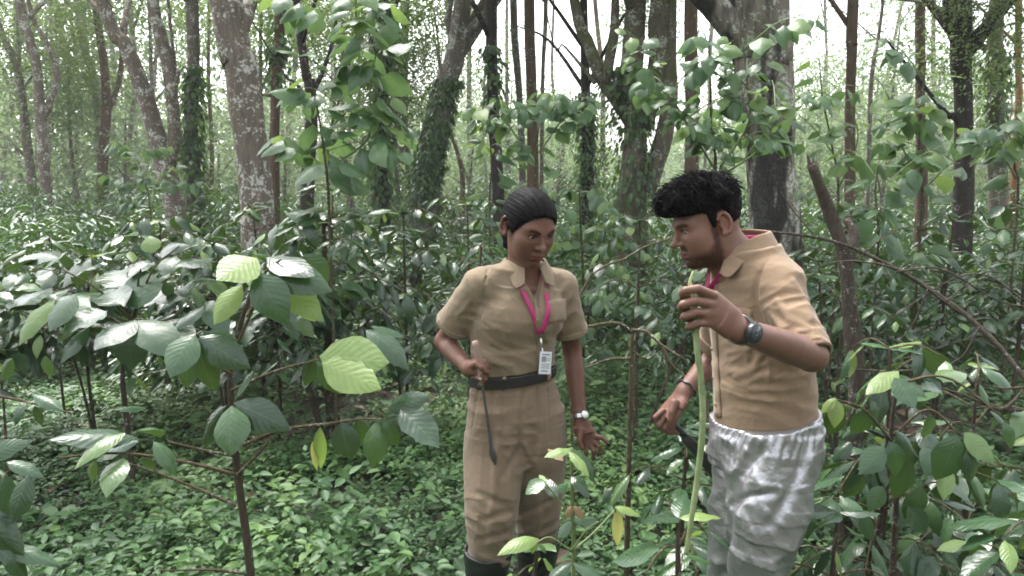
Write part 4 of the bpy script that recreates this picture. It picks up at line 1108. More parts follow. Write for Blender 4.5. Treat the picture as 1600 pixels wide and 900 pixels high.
for pts, r in (([(1500, 490), (1410, 425), (1340, 408), (1290, 412)], .009), ([(1600, 605), (1560, 606), (1500, 590)], .008), ([(1596, 640), (1560, 640), (1500, 615), (1440, 600)], .012), ([(1520, 600), (1490, 575), (1400, 580), (1300, 575)], .010),
               ([(1600, 470), (1540, 430), (1480, 440), (1390, 500)], .006), ([(1570, 640), (1590, 620), (1600, 606)], .012), ([(1270, 365), (1240, 330), (1220, 300)], .005), ([(1400, 425), (1470, 420), (1560, 470), (1620, 480)], .007), ([(1450, 450), (1430, 500), (1400, 540)], .005), ([(1530, 510), (1500, 560), (1440, 580), (1380, 560)], .006), ([(1350, 395), (1400, 360), (1470, 350)], .005), ([(1560, 545), (1520, 530), (1460, 545)], .005), ([(1480, 470), (1520, 440), (1590, 430)], .005)):
    put_stick(rT, [at(a, b, 2.7 + 0.02 * k) for k, (a, b) in enumerate(pts)], r * 0.65, r * 0.3, B_DEAD, 'twig', sides=6, n=14, rough=0.1)
x0, y0, z0 = at(985, 600, 2.9)
rU = empty('bare_coffee_stem', (x0, y0, float(ground_z(x0, y0))))
tag(rU, 'bare brown coffee stem with arching leafless branches between the workers', 'stem')
put_stick(rU, [np.array([x0, y0, -0.08]), at(982, 760, 2.9), at(985, 640, 2.9), at(988, 515, 2.9)], 0.012, 0.008, B_TWIG, 'trunk', sides=9)
for pts, r in (([(988, 520), (965, 505), (930, 508), (880, 520)], .008), ([(988, 516), (1010, 518), (1035, 540), (1070, 562)], .008), ([(1035, 540), (1050, 570), (1085, 600)], .005), ([(985, 560), (950, 562), (915, 575)], .006), ([(1040, 545), (1042, 580), (1040, 620)], .003), ([(985, 545), (1010, 560), (1040, 545)], .004)):
    put_stick(rU, [at(a, b, 2.9 - 0.03 * k) for k, (a, b) in enumerate(pts)], r, r * 0.55, B_TWIG, 'branch', sides=6, n=12, rough=0.1)
x0, y0, z0 = at(1010, 400, 3.3)
rV = empty('fallen_branch', (x0, y0, float(ground_z(x0, y0))))
tag(rV, 'thin pale dead twig slanting up to the man face', 'branch')
put_stick(rV, [np.array([x0 - 0.3, y0, 0.0]), at(900, 480, 3.3), at(985, 400, 3.3), at(1030, 378, 3.3), at(1070, 368, 3.3)], 0.007, 0.003, B_TWIG, 'twig', sides=6, n=16, rough=0.1)
# ------------------------------------------------------------------ figures: smooth bodies grown from distance fields
import openvdb


def _dot(P, v):
    return P[:, 0] * v[0] + P[:, 1] * v[1] + P[:, 2] * v[2]


def cone(a, b, ra, rb):
    a = np.asarray(a, np.float32); ba = np.asarray(b, np.float32) - a
    bb = float(ba @ ba) + 1e-12
    def f(P):
        q = P - a
        t = np.clip(_dot(q, ba) / bb, 0, 1)
        q = q - t[:, None] * ba
        return np.sqrt((q * q).sum(1)) - (ra + (rb - ra) * t)
    return f


def groove(ops, pp, r0, r1, out, k=0.012):
    """a pressed line following the cloth"""
    S = surf_many(ops, pp)
    return ('s', chain([q + np.asarray(out) * 0.0015 for q in S], np.linspace(r0, r1, len(S))), k)


def chain(pts, radii):
    fs = [cone(pts[i], pts[i + 1], radii[i], radii[i + 1]) for i in range(len(pts) - 1)]
    def f(P):
        d = fs[0](P)
        for g in fs[1:]:
            d = np.minimum(d, g(P))
        return d
    return f


def ell(c, r, R=None):
    c = np.asarray(c, np.float32); r = np.asarray(r, np.float32)
    R = None if R is None else np.asarray(R, np.float32)
    def f(P):
        q = P - c
        if R is not None:
            q = q @ R
        k0 = np.sqrt(((q / r) ** 2).sum(1)) + 1e-9
        k1 = np.sqrt(((q / (r * r)) ** 2).sum(1)) + 1e-9
        return k0 * (k0 - 1) / k1
    return f


def loft(pts, rx, ry, X, fine=1):
    """elliptic sections along pts; X = section's x axis (unit, roughly perpendicular to the path)"""
    if fine > 1:
        k_ = len(pts); m_ = fine * (k_ - 1) + 1
        pts = spline(pts, m_)
        q_ = spline(np.stack([rx, ry, np.zeros(k_)], 1), m_)
        rx, ry = q_[:, 0], q_[:, 1]
    pts = np.asarray(pts, np.float32)
    rx = np.asarray(rx, np.float32); ry = np.asarray(ry, np.float32)
    n = len(pts)
    XX = np.broadcast_to(np.asarray(X, np.float32), (n, 3))
    def f(P):
        best = None
        for i in range(n - 1):
            a, b = pts[i], pts[i + 1]
            ba = b - a; L2 = float(ba @ ba); ax = ba / math.sqrt(L2)
            q = P - a
            tr = _dot(q, ba) / L2
            t = np.clip(tr, 0, 1)
            x = XX[i] - ax * float(XX[i] @ ax); x = x / np.linalg.norm(x)
            y = np.cross(ax, x)
            q = q - t[:, None] * ba
            u, v = _dot(q, x), _dot(q, y)
            w = (tr - t) * math.sqrt(L2)
            s = t if fine > 1 else t * t * (3 - 2 * t) * 0.5 + t * 0.5
            a_ = rx[i] + (rx[i + 1] - rx[i]) * s; b_ = ry[i] + (ry[i + 1] - ry[i]) * s
            k0 = np.sqrt((u / a_) ** 2 + (v / b_) ** 2) + 1e-9
            k1 = np.sqrt((u / a_ ** 2) ** 2 + (v / b_ ** 2) ** 2) + 1e-9
            d2 = k0 * (k0 - 1) / k1
            w = np.abs(w) - 0.02
            dd = np.where(d2 < 0, np.maximum(d2, w), np.sqrt(np.maximum(d2, 0) ** 2 + np.maximum(w, 0) ** 2))
            best = dd if best is None else np.minimum(best, dd)
        return best
    return f


def half(p, nrm):
    """distance to the half space on the far side of the plane (negative = behind nrm)"""
    p = np.asarray(p, np.float32); nrm = norm(nrm).astype(np.float32)
    return lambda P: _dot(P - p, nrm)


def offset(f, r):
    return lambda P: f(P) - r


def frame(f, c, R):
    """field f given in a local frame"""
    c = np.asarray(c, np.float32); R = np.asarray(R, np.float32)
    return lambda P: f((P - c) @ R)


def ev(ops, P, sel=None):
    d = np.full(len(P), 9.0, np.float32)
    for i, (kind, f, k) in enumerate(ops):
        if sel is not None and not sel[i]:
            continue
        if kind == 'd':
            d = d + f(P)
            continue
        e = f(P)
        if kind == 'u':
            if k <= 0:
                d = np.minimum(d, e)
            else:
                h = np.maximum(k - np.abs(d - e), 0) / k
                d = np.minimum(d, e) - h * h * k * 0.25
        elif kind == 's':
            e = -e
            if k <= 0:
                d = np.maximum(d, e)
            else:
                h = np.maximum(k - np.abs(d - e), 0) / k
                d = np.maximum(d, e) + h * h * k * 0.25
        elif kind == 'i':
            if k <= 0:
                d = np.maximum(d, e)
            else:
                h = np.maximum(k - np.abs(d - e), 0) / k
                d = np.maximum(d, e) + h * h * k * 0.25
    return d


def extract(ops, lo, hi, h, B=16):
    lo = np.asarray(lo, float); hi = np.asarray(hi, float)
    nb = np.ceil((hi - lo) / (h * B)).astype(int)
    A = np.full(nb * B, 1.0, np.float32)
    gi = np.stack(np.meshgrid(*[np.arange(k) for k in nb], indexing='ij'), -1).reshape(-1, 3)
    cen = (lo + (gi + 0.5) * B * h).astype(np.float32)
    diag = 0.87 * B * h
    dc = ev(ops, cen)
    each = [None if k == 'd' else f(cen) for k, f, _ in ops]
    loc = np.stack(np.meshgrid(*[np.arange(B)] * 3, indexing='ij'), -1).reshape(-1, 3) * h
    for m in range(len(gi)):
        i, j, k = gi[m] * B
        if abs(dc[m]) > diag * 1.9 + 0.02:
            if dc[m] < 0:
                A[i:i + B, j:j + B, k:k + B] = -1.0
            continue
        P = (lo + gi[m] * B * h + loc).astype(np.float32)
        sel = []
        for (kind, f, kk), e in zip(ops, each):
            sel.append(True if (kind in 'di') else (e[m] < diag * 1.6 + kk + 0.02))
        A[i:i + B, j:j + B, k:k + B] = ev(ops, P, sel).reshape(B, B, B)
    g = openvdb.FloatGrid(1.0)
    g.copyFromArray(np.clip(A, -3 * h, 3 * h))
    pts, quads = g.convertToQuads(0.0)
    pts = np.asarray(pts, float) * h + lo
    return pts, np.asarray(quads)[:, ::-1].copy()


def sdf_mesh(name, ops, lo, hi, h, col=None, attr=None):
    V, Q = extract(ops, lo, hi, h)
    me = mesh_np(name, V, Q, True)
    if col is not None:
        c = col(V)
        a = me.attributes.new('col', 'FLOAT_COLOR', 'POINT')
        a.data.foreach_set('color', np.concatenate([c, np.ones((len(c), 1))], 1).astype(np.float32).ravel())
    return me


_C0 = np.array([0, 0, CAM_Z])


def surf(ops, px, py, near=1.2, far=3.6):
    """where a garment's front lies in a measured direction"""
    d = _F + (px - 800) / FPX * _R - (py - 450) / FPX * _U
    d = d / np.linalg.norm(d)
    t = near
    for _ in range(90):
        v = float(ev(ops, (_C0 + d * t)[None].astype(np.float32))[0])
        if v < 0.0006:
            break
        t += max(0.6 * v, 0.0008)
        if t > far:
            break
    return _C0 + d * t


def surf_many(ops, pp, near=1.2, far=3.6):
    pp = np.asarray(pp, float)
    d = _F + (pp[:, :1] - 800) / FPX * _R - (pp[:, 1:2] - 450) / FPX * _U
    d = norm(d)
    t = np.full(len(pp), near)
    for _ in range(110):
        v = ev(ops, (_C0 + d * t[:, None]).astype(np.float32))
        t = np.where((v > 0.0006) & (t < far), t + np.maximum(0.55 * v, 0.0005), t)
    return _C0 + d * t[:, None]


def patch(name, ops, corners, mat, parent, nu=8, nv=8, lift=0.003, thick=0.003, near=1.2, far=3.6):
    """a flat sewn-on piece lying on a garment: corners tl, tr, br, bl"""
    c = np.asarray(corners, float)
    u, v = np.meshgrid(np.linspace(0, 1, nu), np.linspace(0, 1, nv), indexing='ij')
    u, v = u.ravel()[:, None], v.ravel()[:, None]
    pp = (c[0] * (1 - u) + c[1] * u) * (1 - v) + (c[3] * (1 - u) + c[2] * u) * v
    S = surf_many(ops, pp, near, far)
    return sheet(name, S.reshape(nu, nv, 3), mat, parent, lift, thick)


def sheet(name, G, mat, parent, lift=0.003, thick=0.003, outward=None):
    """solid thin sheet from a grid of points, lifted towards the viewer's side"""
    nu, nv = G.shape[:2]
    du = np.gradient(G, axis=0); dv = np.gradient(G, axis=1)
    nrm = norm(np.cross(du, dv))
    ref = (_C0 - G) if outward is None else np.asarray(outward)
    s = np.sign((nrm * ref).sum(-1, keepdims=True)); s[s == 0] = 1
    nrm = nrm * s
    top = (G + nrm * lift).reshape(-1, 3); bot = (G + nrm * (lift - thick)).reshape(-1, 3)
    n = nu * nv
    i, j = np.meshgrid(np.arange(nu - 1), np.arange(nv - 1), indexing='ij')
    k = (i * nv + j).ravel()
    Qt = np.stack([k, k + nv, k + nv + 1, k + 1], -1)
    rim = np.concatenate([np.arange(nv), np.arange(1, nu) * nv + nv - 1, (nu - 1) * nv + np.arange(nv - 2, -1, -1), np.arange(nu - 2, 0, -1) * nv])
    r2 = np.roll(rim, -1)
    Qs = np.stack([rim, r2, r2 + n, rim + n], -1)
    me = mesh_np(name, np.vstack([top, bot]), np.vstack([Qt, Qt[:, ::-1] + n, Qs]), True)
    return link(name, me, mat, parent)


def ribbon(name, pts, width, mat, parent, facing, thick=0.0025, n=24, lift=0.0):
    """flat strap along pts, its face turned to 'facing'"""
    p = spline(pts, n)
    t = norm(np.gradient(p, axis=0))
    f = norm(np.broadcast_to(np.asarray(facing, float), p.shape))
    x = norm(np.cross(t, f))
    G = np.stack([p - x * width * 0.5, p, p + x * width * 0.5], 1)
    return sheet(name, G, mat, parent, lift, thick, outward=np.broadcast_to(np.asarray(facing, float), G.shape))


def wrinkle(dirs, amp, seed, warp=0.5, ridge=True):
    """soft fold relief: dirs = list of wave vectors (rad per metre)"""
    g = np.random.default_rng(seed)
    ws = [(np.asarray(d, np.float32), g.uniform(0, 6.3), g.normal(size=3).astype(np.float32) * np.linalg.norm(d) * 0.45, g.uniform(0, 6.3)) for d in dirs]
    def f(P):
        s = 0
        for d, ph, d2, p2 in ws:
            a = np.sin(_dot(P, d) + ph + warp * 2.2 * np.sin(_dot(P, d2) + p2))
            s = s + ((np.abs(a) - 0.6) if ridge else a)
        return amp * s
    return f


def masked(f, c, r):
    c = np.asarray(c, np.float32)
    def g(P):
        q = P - c
        return f(P) * np.exp(-(q * q).sum(1) / (r * r))
    return g


# ---- head in its own frame: x side, y forward, z up (metres)
def head_ops(fem, T):
    """T maps a local field to world"""
    o = []
    def U(f, k): o.append(('u', T(f), k))
    def S(f, k): o.append(('s', T(f), k))
    U(ell((0, -0.010, 0.030), (0.073, 0.093, 0.084)), 0)
    U(ell((0, 0.030, -0.025), (0.0555 if fem else 0.060, 0.058, 0.078)), 0.03)
    U(ell((0, 0.024, -0.066), (0.045 if fem else 0.056, 0.050, 0.038)), 0.03)
    U(ell((0, 0.066, -0.094), (0.019, 0.018, 0.014) if fem else (0.024, 0.022, 0.018)), 0.03)
    for s in (-1, 1):
        U(ell((s * 0.042, 0.052, -0.022), (0.022, 0.022, 0.020)), 0.03)          # cheekbone
        U(ell((s * 0.033, 0.050, -0.050), (0.020, 0.022, 0.023)) if fem else ell((s * 0.036, 0.046, -0.052), (0.019, 0.022, 0.024)), 0.03)
        U(cone((s * 0.044, 0.062, 0.022), (s * 0.014, 0.078, 0.018), 0.010, 0.009), 0.02)   # brow
        S(ell((s * 0.031, 0.092, 0.004), (0.018, 0.017, 0.0115)), 0.014)          # socket
        U(ell((s * 0.031, 0.0655, 0.003), (0.0175, 0.0152, 0.0140)), 0.006)       # lids
    U(cone((0, 0.081, 0.014), (0, 0.103, -0.022), 0.0068, 0.0088), 0.012)         # nose
    U(ell((0, 0.106 if fem else 0.109, -0.027), (0.0098, 0.0115, 0.0092)), 0.008)
    for s in (-1, 1):
        U(ell((s * 0.0105, 0.092, -0.031), (0.0078, 0.010, 0.0072)), 0.006)
        S(ell((s * 0.006, 0.098, -0.0385), (0.0036, 0.005, 0.004)), 0.003)
        S(ell((s * 0.031, 0.082, 0.0005), (0.0142, 0.012, 0.0052 if fem else 0.0050)), 0.003)   # slit of the eye
    U(ell((0, 0.077, -0.063), (0.025, 0.014, 0.017)), 0.014)                      # muzzle
    U(ell((0, 0.0875, -0.0572), (0.022, 0.0085, 0.0056)), 0.005)
    U(ell((0, 0.0865, -0.0690), (0.0195, 0.0095, 0.0068)), 0.005)
    S(cone((-0.021, 0.0885, -0.0630), (0.021, 0.0885, -0.0630), 0.0017, 0.0017), 0.004)
    S(ell((0, 0.086, -0.0795), (0.015, 0.006, 0.005)), 0.008)
    for s in (-1, 1):                                                              # ears
        c = np.array([s * 0.074, -0.018, -0.004])
        t = np.linspace(-2.3, 2.1, 9)
        pts = [c + np.array([s * (0.004 + 0.005 * (math.cos(a) < 0)), -0.016 * math.cos(a + 0.3) * -1 * -1, 0.029 * math.sin(a + 0.25)]) for a in t]
        pts = [c + np.array([s * (0.010 if math.cos(a) > 0 else 0.003), -0.017 * math.cos(a), 0.030 * math.sin(a) * (1 if math.sin(a) > 0 else 0.9)]) for a in np.linspace(-1.7, 2.6, 10)]
        U(ell(c + [0, -0.002, 0], (0.0065, 0.0145, 0.026)), 0.006)
        U(chain(pts, [0.0052] * 10), 0.004)
        U(ell(c + [s * 0.003, 0.006, -0.026], (0.006, 0.008, 0.009)), 0.005)
        S(ell(c + [s * 0.010, 0.003, -0.003], (0.006, 0.0075, 0.012)), 0.004)
    return o


def skin_material(name):
    m, nt, n, l, p = mat_new(name)
    a = n.new('ShaderNodeAttribute'); a.attribute_name = 'col'
    geo = n.new('ShaderNodeNewGeometry')
    nz = noise(n, l, geo.outputs['Position'], 60, 4)
    nz3 = noise(n, l, geo.outputs['Position'], 18, 3)
    c = mixc(n, l, math_n(n, l, 'MULTIPLY', nz.outputs[0], 0.35), a.outputs['Color'], mixc(n, l, 0.55, a.outputs['Color'], (0.03, 0.012, 0.01)))
    c = mixc(n, l, math_n(n, l, 'MULTIPLY', nz3.outputs[0], 0.18), c, mixc(n, l, 0.4, a.outputs['Color'], (0.30, 0.09, 0.06)))
    l.new(c, p.inputs['Base Color'])
    p.inputs['Roughness'].default_value = 0.5
    bw = n.new('ShaderNodeRGBToBW'); l.new(a.outputs['Color'], bw.inputs[0])
    l.new(math_n(n, l, 'MINIMUM', math_n(n, l, 'MULTIPLY', bw.outputs[0], 3.2), 0.38), p.inputs['Specular IOR Level'])
    p.inputs['Subsurface Weight'].default_value = 0.05
    p.inputs['Subsurface Radius'].default_value = (0.012, 0.005, 0.003)
    p.inputs['Subsurface Scale'].default_value = 0.5
    nb = noise(n, l, geo.outputs['Position'], 260, 5, 0.7)
    bump(n, l, nb.outputs[0], 0.35, 0.0012, p.inputs['Normal'])
    l.new(math_n(n, l, 'MULTIPLY_ADD', nz.outputs[0], 0.3, 0.34), p.inputs['Roughness'])
    return m


def cloth_material(name, col, weave=900, rough=0.85, var=0.14):
    m, nt, n, l, p = mat_new(name)
    geo = n.new('ShaderNodeNewGeometry'); pos = geo.outputs['Position']
    a = noise(n, l, pos, 7, 5); b = noise(n, l, pos, 160, 2)
    c = mixc(n, l, a.outputs[0], tuple(x * (1 - var) for x in col), tuple(x * (1 + var) for x in col))
    c = mixc(n, l, math_n(n, l, 'MULTIPLY', b.outputs[0], 0.25), c, tuple(x * 0.75 for x in col))
    l.new(c, p.inputs['Base Color'])
    p.inputs['Roughness'].default_value = rough
    p.inputs['Specular IOR Level'].default_value = 0.2
    p.inputs['Sheen Weight'].default_value = 0.15
    f = noise(n, l, pos, 26, 4, 0.5, 0.6)
    bb = noise(n, l, pos, weave, 1)
    bump(n, l, math_n(n, l, 'ADD', f.outputs[0], math_n(n, l, 'MULTIPLY', bb.outputs[0], 0.08)), 0.35, 0.012, p.inputs['Normal'])
    return m


def hair_material(name, col):
    m, nt, n, l, p = mat_new(name)
    geo = n.new('ShaderNodeNewGeometry')
    nz = noise(n, l, geo.outputs['Position'], 150, 4, 0.7)
    c = mixc(n, l, nz.outputs[0], tuple(x * 0.5 for x in col), tuple(x * 1.7 for x in col))
    l.new(c, p.inputs['Base Color'])
    p.inputs['Roughness'].default_value = 0.55
    p.inputs['Specular IOR Level'].default_value = 0.07
    bump(n, l, nz.outputs[0], 0.5, 0.004, p.inputs['Normal'])
    return m


M_SKIN = skin_material('skin')
M_HAIR = hair_material('black_hair', (0.004, 0.0035, 0.004))
M_LANY = simple_material('magenta_lanyard', (0.36, 0.015, 0.11), 0.55, var=0.15, bump_s=0.3, bump_scale=900)
M_KHAKI_W = cloth_material('khaki_shirt_cloth', (0.205, 0.155, 0.102))
M_TROUS_W = cloth_material('khaki_trouser_cloth', (0.198, 0.144, 0.098))
M_KHAKI_M = cloth_material('tan_shirt_cloth', (0.228, 0.156, 0.100))
M_RUBBER = simple_material('black_rubber', (0.018, 0.018, 0.02), 0.35, var=0.3, spec=0.5)
M_BELT = simple_material('black_leather', (0.014, 0.013, 0.013), 0.4, var=0.3)
M_STEEL = simple_material('steel', (0.6, 0.6, 0.6), 0.28, metal=1.0, var=0.1)
M_DIAL = simple_material('white_dial', (0.75, 0.75, 0.73), 0.3, var=0.05)
M_BLACKP = simple_material('black_plastic', (0.02, 0.021, 0.024), 0.3, var=0.2)
M_DIALD = simple_material('dark_dial', (0.045, 0.05, 0.06), 0.18, var=0.2)
M_WOOD = simple_material('pale_worn_handle', (0.27, 0.19, 0.15), 0.5, var=0.25, scale=50, stretch=(1, 1, 0.2))
M_BLADE = simple_material('tarnished_blade', (0.10, 0.095, 0.095), 0.45, metal=0.7, var=0.5, scale=60)
M_CARD = simple_material('white_card', (0.62, 0.64, 0.66), 0.35, var=0.04)
M_INK = simple_material('grey_print', (0.20, 0.22, 0.26), 0.5, var=0.3)
M_BUTTON = simple_material('button', (0.22, 0.16, 0.10), 0.35, var=0.1)
M_NAIL = simple_material('nail', (0.42, 0.22, 0.17), 0.3, var=0.1)


def eye_mesh(c, R, r, look):
    """eyeball with iris painted by angle from the look direction (local)"""
    V, P = [], []
    nu, nv = 14, 20
    look = norm(look)
    a = norm(np.cross(look, [0.1, 0.2, 1])); b = np.cross(look, a)
    for i in range(nu + 1):
        th = math.pi * i / nu
        for j in range(nv):
            ph = 2 * math.pi * j / nv
            V.append(look * math.cos(th) + (a * math.cos(ph) + b * math.sin(ph)) * math.sin(th))
    V = np.array(V)
    ang = np.arccos(np.clip(V @ look, -1, 1))
    col = np.where(ang[:, None] < 0.22, [0.004, 0.003, 0.003], np.where(ang[:, None] < 0.47, [0.03, 0.014, 0.008], [0.42, 0.38, 0.35]))
    Q = np.array([[i * nv + j, i * nv + (j + 1) % nv, (i + 1) * nv + (j + 1) % nv, (i + 1) * nv + j] for i in range(nu) for j in range(nv)])
    W = (V * r) @ np.asarray(R).T + np.asarray(c)
    me = mesh_np('eye', W, Q, True)
    at_ = me.attributes.new('col', 'FLOAT_COLOR', 'POINT')
    at_.data.foreach_set('color', np.concatenate([col, np.ones((len(col), 1))], 1).astype(np.float32).ravel())
    return me


def eye_material():
    m, nt, n, l, p = mat_new('eyeball')
    a = n.new('ShaderNodeAttribute'); a.attribute_name = 'col'
    l.new(a.outputs['Color'], p.inputs['Base Color'])
    p.inputs['Roughness'].default_value = 0.12
    return m


M_EYE = eye_material()


def sm(x, a, b):
    t = np.clip((x - a) / (b - a), 0, 1)
    return t * t * (3 - 2 * t)


def strands(cap_ops, c, R, q0, flow, length, r, seg=8, lift=None, sink=0.001, sides=3, bend=None):
    """locks lying on the hair cap: start directions q0, combing directions flow (local frame), one mesh"""
    c = np.asarray(c); R = np.asarray(R)
    n = len(q0)
    cen = np.array([0, 0, 0.035])
    u = np.linspace(0, 1, seg)
    f = norm(flow - q0 * (flow * q0).sum(1, keepdims=True))
    q = q0[:, None] + f[:, None] * (u[None, :, None] * length[:, None, None] / 0.1)
    if bend is not None:
        s = norm(np.cross(q0, f))
        q = q + s[:, None] * (bend[:, None] * u[None] ** 2)[..., None]
    q = norm(q).reshape(-1, 3)
    t = np.full(len(q), 0.19)
    for _ in range(45):
        v = ev(cap_ops, (((q * t[:, None] + cen) @ R.T) + c).astype(np.float32))
        t = np.where((v > 0.0005) & (t > 0.03), t - np.maximum(0.7 * v, 0.0005), t)
    lf = np.zeros((n, seg)) if lift is None else lift[:, None] * u[None] ** 1.5
    P = (q * (t + lf.ravel() - sink)[:, None] + cen) @ R.T + c
    P = P.reshape(n, seg, 3)
    mb = MB()
    prof = np.interp(u, [0, .3, .7, 1], [.7, 1, .9, .15])
    for k in range(n):
        mb.tube(P[k], r[k] * prof, sides, cap=False)
    return mb
# ------------------------------------------------------------------ the woman
def make_woman():
    g0 = at(806, 1005, 2.54)
    root = empty('person', (g0[0], g0[1], float(ground_z(g0[0], g0[1]))))
    tag(root, 'person in khaki short sleeved uniform and black rubber boots holding a long thin knife', 'person')
    hc = at(826, 355, 2.50)
    a, tl = math.radians(31), math.radians(23)
    f = np.array([math.sin(a) * math.cos(tl), -math.cos(a) * math.cos(tl), -math.sin(tl)])
    z = norm(np.array([0.05, 0, 1.0]) - f * (np.array([0.05, 0, 1.0]) @ f))
    x = np.cross(f, z)
    R = np.stack([x, f, z], 1)
    T = lambda fn: frame(fn, hc, R)
    by = math.radians(20)
    bf = np.array([math.sin(by), -math.cos(by), 0.0])        # chest direction
    bx = np.array([math.cos(by), math.sin(by), 0.0])         # towards her left arm
    Rb = np.stack([bx, bf, [0, 0, 1]], 1)
    nb = at(818, 424, 2.54)
    sR, sL = at(750, 446, 2.48), at(876, 448, 2.60)
    eR, wR = at(694, 533, 2.60), at(733, 577, 2.43)
    eL, wL = at(894, 548, 2.66), at(906, 650, 2.57)
    hipR, knR, anR = at(772, 670, 2.50), at(768, 800, 2.44), at(752, 975, 2.50)
    hipL, knL, anL = at(842, 672, 2.58), at(838, 790, 2.60), at(832, 955, 2.72)
    sec = [(806, 655, 2.55, .162, .118), (802, 587, 2.55, .134, .100), (800, 548, 2.545, .138, .104), (806, 500, 2.54, .146, .102), (812, 455, 2.54, .150, .088), (815, 432, 2.54, .110, .066)]
    tp = [at(*s[:3]) for s in sec]
    # --- body
    o = head_ops(True, T)
    o.append(('u', cone(hc + R @ np.array([0, -0.022, -0.045]), nb + [0, 0, -0.02], 0.045, 0.052), 0.03))
    o.append(('u', loft(tp, [s[3] - 0.016 for s in sec], [s[4] - 0.016 for s in sec], bx), 0.05))
    for s_, e_, w_ in ((sR, eR, wR), (sL, eL, wL)):
        o.append(('u', chain([s_, s_ * .5 + e_ * .5, e_], [0.048, 0.039, 0.032]), 0.03))
        m_ = e_ * .7 + w_ * .3
        o.append(('u', chain([e_, m_, w_], [0.032, 0.034, 0.021]), 0.012))
    for h_, k_, a_ in ((hipR, knR, anR), (hipL, knL, anL)):
        o.append(('u', chain([h_, k_, k_ * .65 + a_ * .35, a_], [0.085, 0.052, 0.052, 0.035]), 0.04))
        o.append(('u', cone(a_ + [0, 0, -0.05], a_ + bf * 0.13 + [0, 0, -0.055], 0.032, 0.03), 0.03))
    # right hand closed round the handle
    Yh = 2.385
    q = lambda px, py, dy=0.0: at(px, py, Yh + dy)
    o.append(('u', loft([wR, q(738, 575, .03), q(748, 574, .012)], [.021, .027, .026], [.0165, .0165, .014], norm([0.1, 0, 1.0])), 0.012))
    hand = [  # fingers laid over the handle, tips coming back below
        [q(744, 566, .018), q(756, 566, -.012), q(760, 573, -.014), q(757, 578, .004)],
        [q(744, 573, .018), q(757, 575, -.014), q(761, 582, -.014), q(757, 587, .004)],
        [q(743, 580, .02), q(755, 585, -.012), q(758, 592, -.012), q(753, 596, .004)],
        [q(741, 587, .024), q(751, 593, -.006), q(754, 599, -.006), q(749, 602, .006)]]
    for pts, r in zip(hand, (.0088, .0090, .0086, .0076)):
        o.append(('u', chain(pts, [r * 1.08, r, r * .95, r * .82]), 0.004))
    o.append(('u', chain([q(738, 572, .02), q(744, 568, -.012), q(752, 574, -.024), q(757, 580, -.022)], [.013, .0105, .0095, .0082]), 0.006))
    # left hand hanging, fingers spread
    Yl = 2.555
    p2 = lambda px, py, dy=0.0: at(px, py, Yl + dy)
    o.append(('u', loft([wL, p2(911, 670), p2(920, 688)], [.022, .032, .037], [.017, .016, .012], norm([1, 0.25, 0.45])), 0.012))
    for pts, r in (([p2(930, 682), p2(940, 684, -.01), p2(948, 691, -.012)], .0082), ([p2(927, 689), p2(937, 698, -.014), p2(938, 709, -.008)], .0085),
                   ([p2(921, 693), p2(928, 705, -.016), p2(927, 717, -.006)], .0084), ([p2(914, 692), p2(916, 706, -.014), p2(915, 716, -.004)], .0078)):
        o.append(('u', chain(pts, [r * 1.1, r, r * .82]), 0.004))
    o.append(('u', chain([p2(908, 672, -.015), p2(905, 688, -.03), p2(909, 700, -.034)], [.012, .0098, .0082]), 0.006))
    skin = np.array([0.142, 0.072, 0.051])

    def col(V):
        L = (V - hc) @ R
        c = np.tile(skin, (len(V), 1))
        c *= (1 + 0.10 * np.sin(V[:, 2:3] * 31) * np.sin(V[:, 0:1] * 27))
        inh = (np.abs(L[:, 0]) < 0.09) & (L[:, 2] > -0.13) & (L[:, 1] > 0.03)
        lip = inh * np.clip(1 - ((L[:, 0] / 0.0225) ** 2 + ((L[:, 2] + 0.0630) / 0.0105) ** 2), 0, 1) ** 0.4 * (L[:, 1] > 0.06)
        c = c * (1 - 0.75 * lip[:, None]) + np.array([0.17, 0.042, 0.042]) * 0.75 * lip[:, None]
        ax = np.abs(L[:, 0])
        arch = 0.0245 - 0.35 * (ax - 0.034) ** 2 / 0.02
        brow = inh * np.exp(-((L[:, 2] - arch) / 0.0052) ** 2) * sm(ax, 0.010, 0.016) * (1 - sm(ax, 0.044, 0.052)) * (L[:, 1] > 0.04)
        c = c * (1 - 0.95 * brow[:, None]) + np.array([0.012, 0.008, 0.007]) * 0.95 * brow[:, None]
        lash = inh * np.exp(-((L[:, 2] - 0.0085 + 6 * (ax - 0.031) ** 2) / 0.0030) ** 2) * (1 - sm(np.abs(ax - 0.031), 0.014, 0.020)) * (L[:, 1] > 0.055)
        c = c * (1 - 0.95 * lash[:, None]) + np.array([0.02, 0.012, 0.010]) * 0.95 * lash[:, None]
        under = inh * np.exp(-(((ax - 0.031) / 0.018) ** 2 + ((L[:, 2] + 0.004) / 0.010) ** 2)) * 0.3
        c = c * (1 - under[:, None] * 0.5)
        nose = np.exp(-((L[:, 0] / 0.012) ** 2 + ((L[:, 2] + 0.027) / 0.012) ** 2 + ((L[:, 1] - 0.105) / 0.02) ** 2)) * 0.15
        c = c * (1 + nose[:, None])
        yy = L[:, 1]
        zl = np.interp(yy, [-.13, -.05, -.02, .012, .03, .05, .065, .085, .1], [-.085, -.07, 0.0, -.020, .002, .034, .056, .068, .074]) + 0.010 * (1 - np.clip(np.abs(L[:, 0]) / 0.05, 0, 1)) * (yy > 0.04)
        hl = sm(L[:, 2] - zl, -0.012, 0.004) * (np.abs(L[:, 0]) < 0.09) * (yy > -.02)
        c = c * (1 - 0.8 * hl[:, None])
        return np.clip(c, 0, 1)
    allp = np.array([hc, eR, wR, eL, wL, anR, anL, sR, sL])
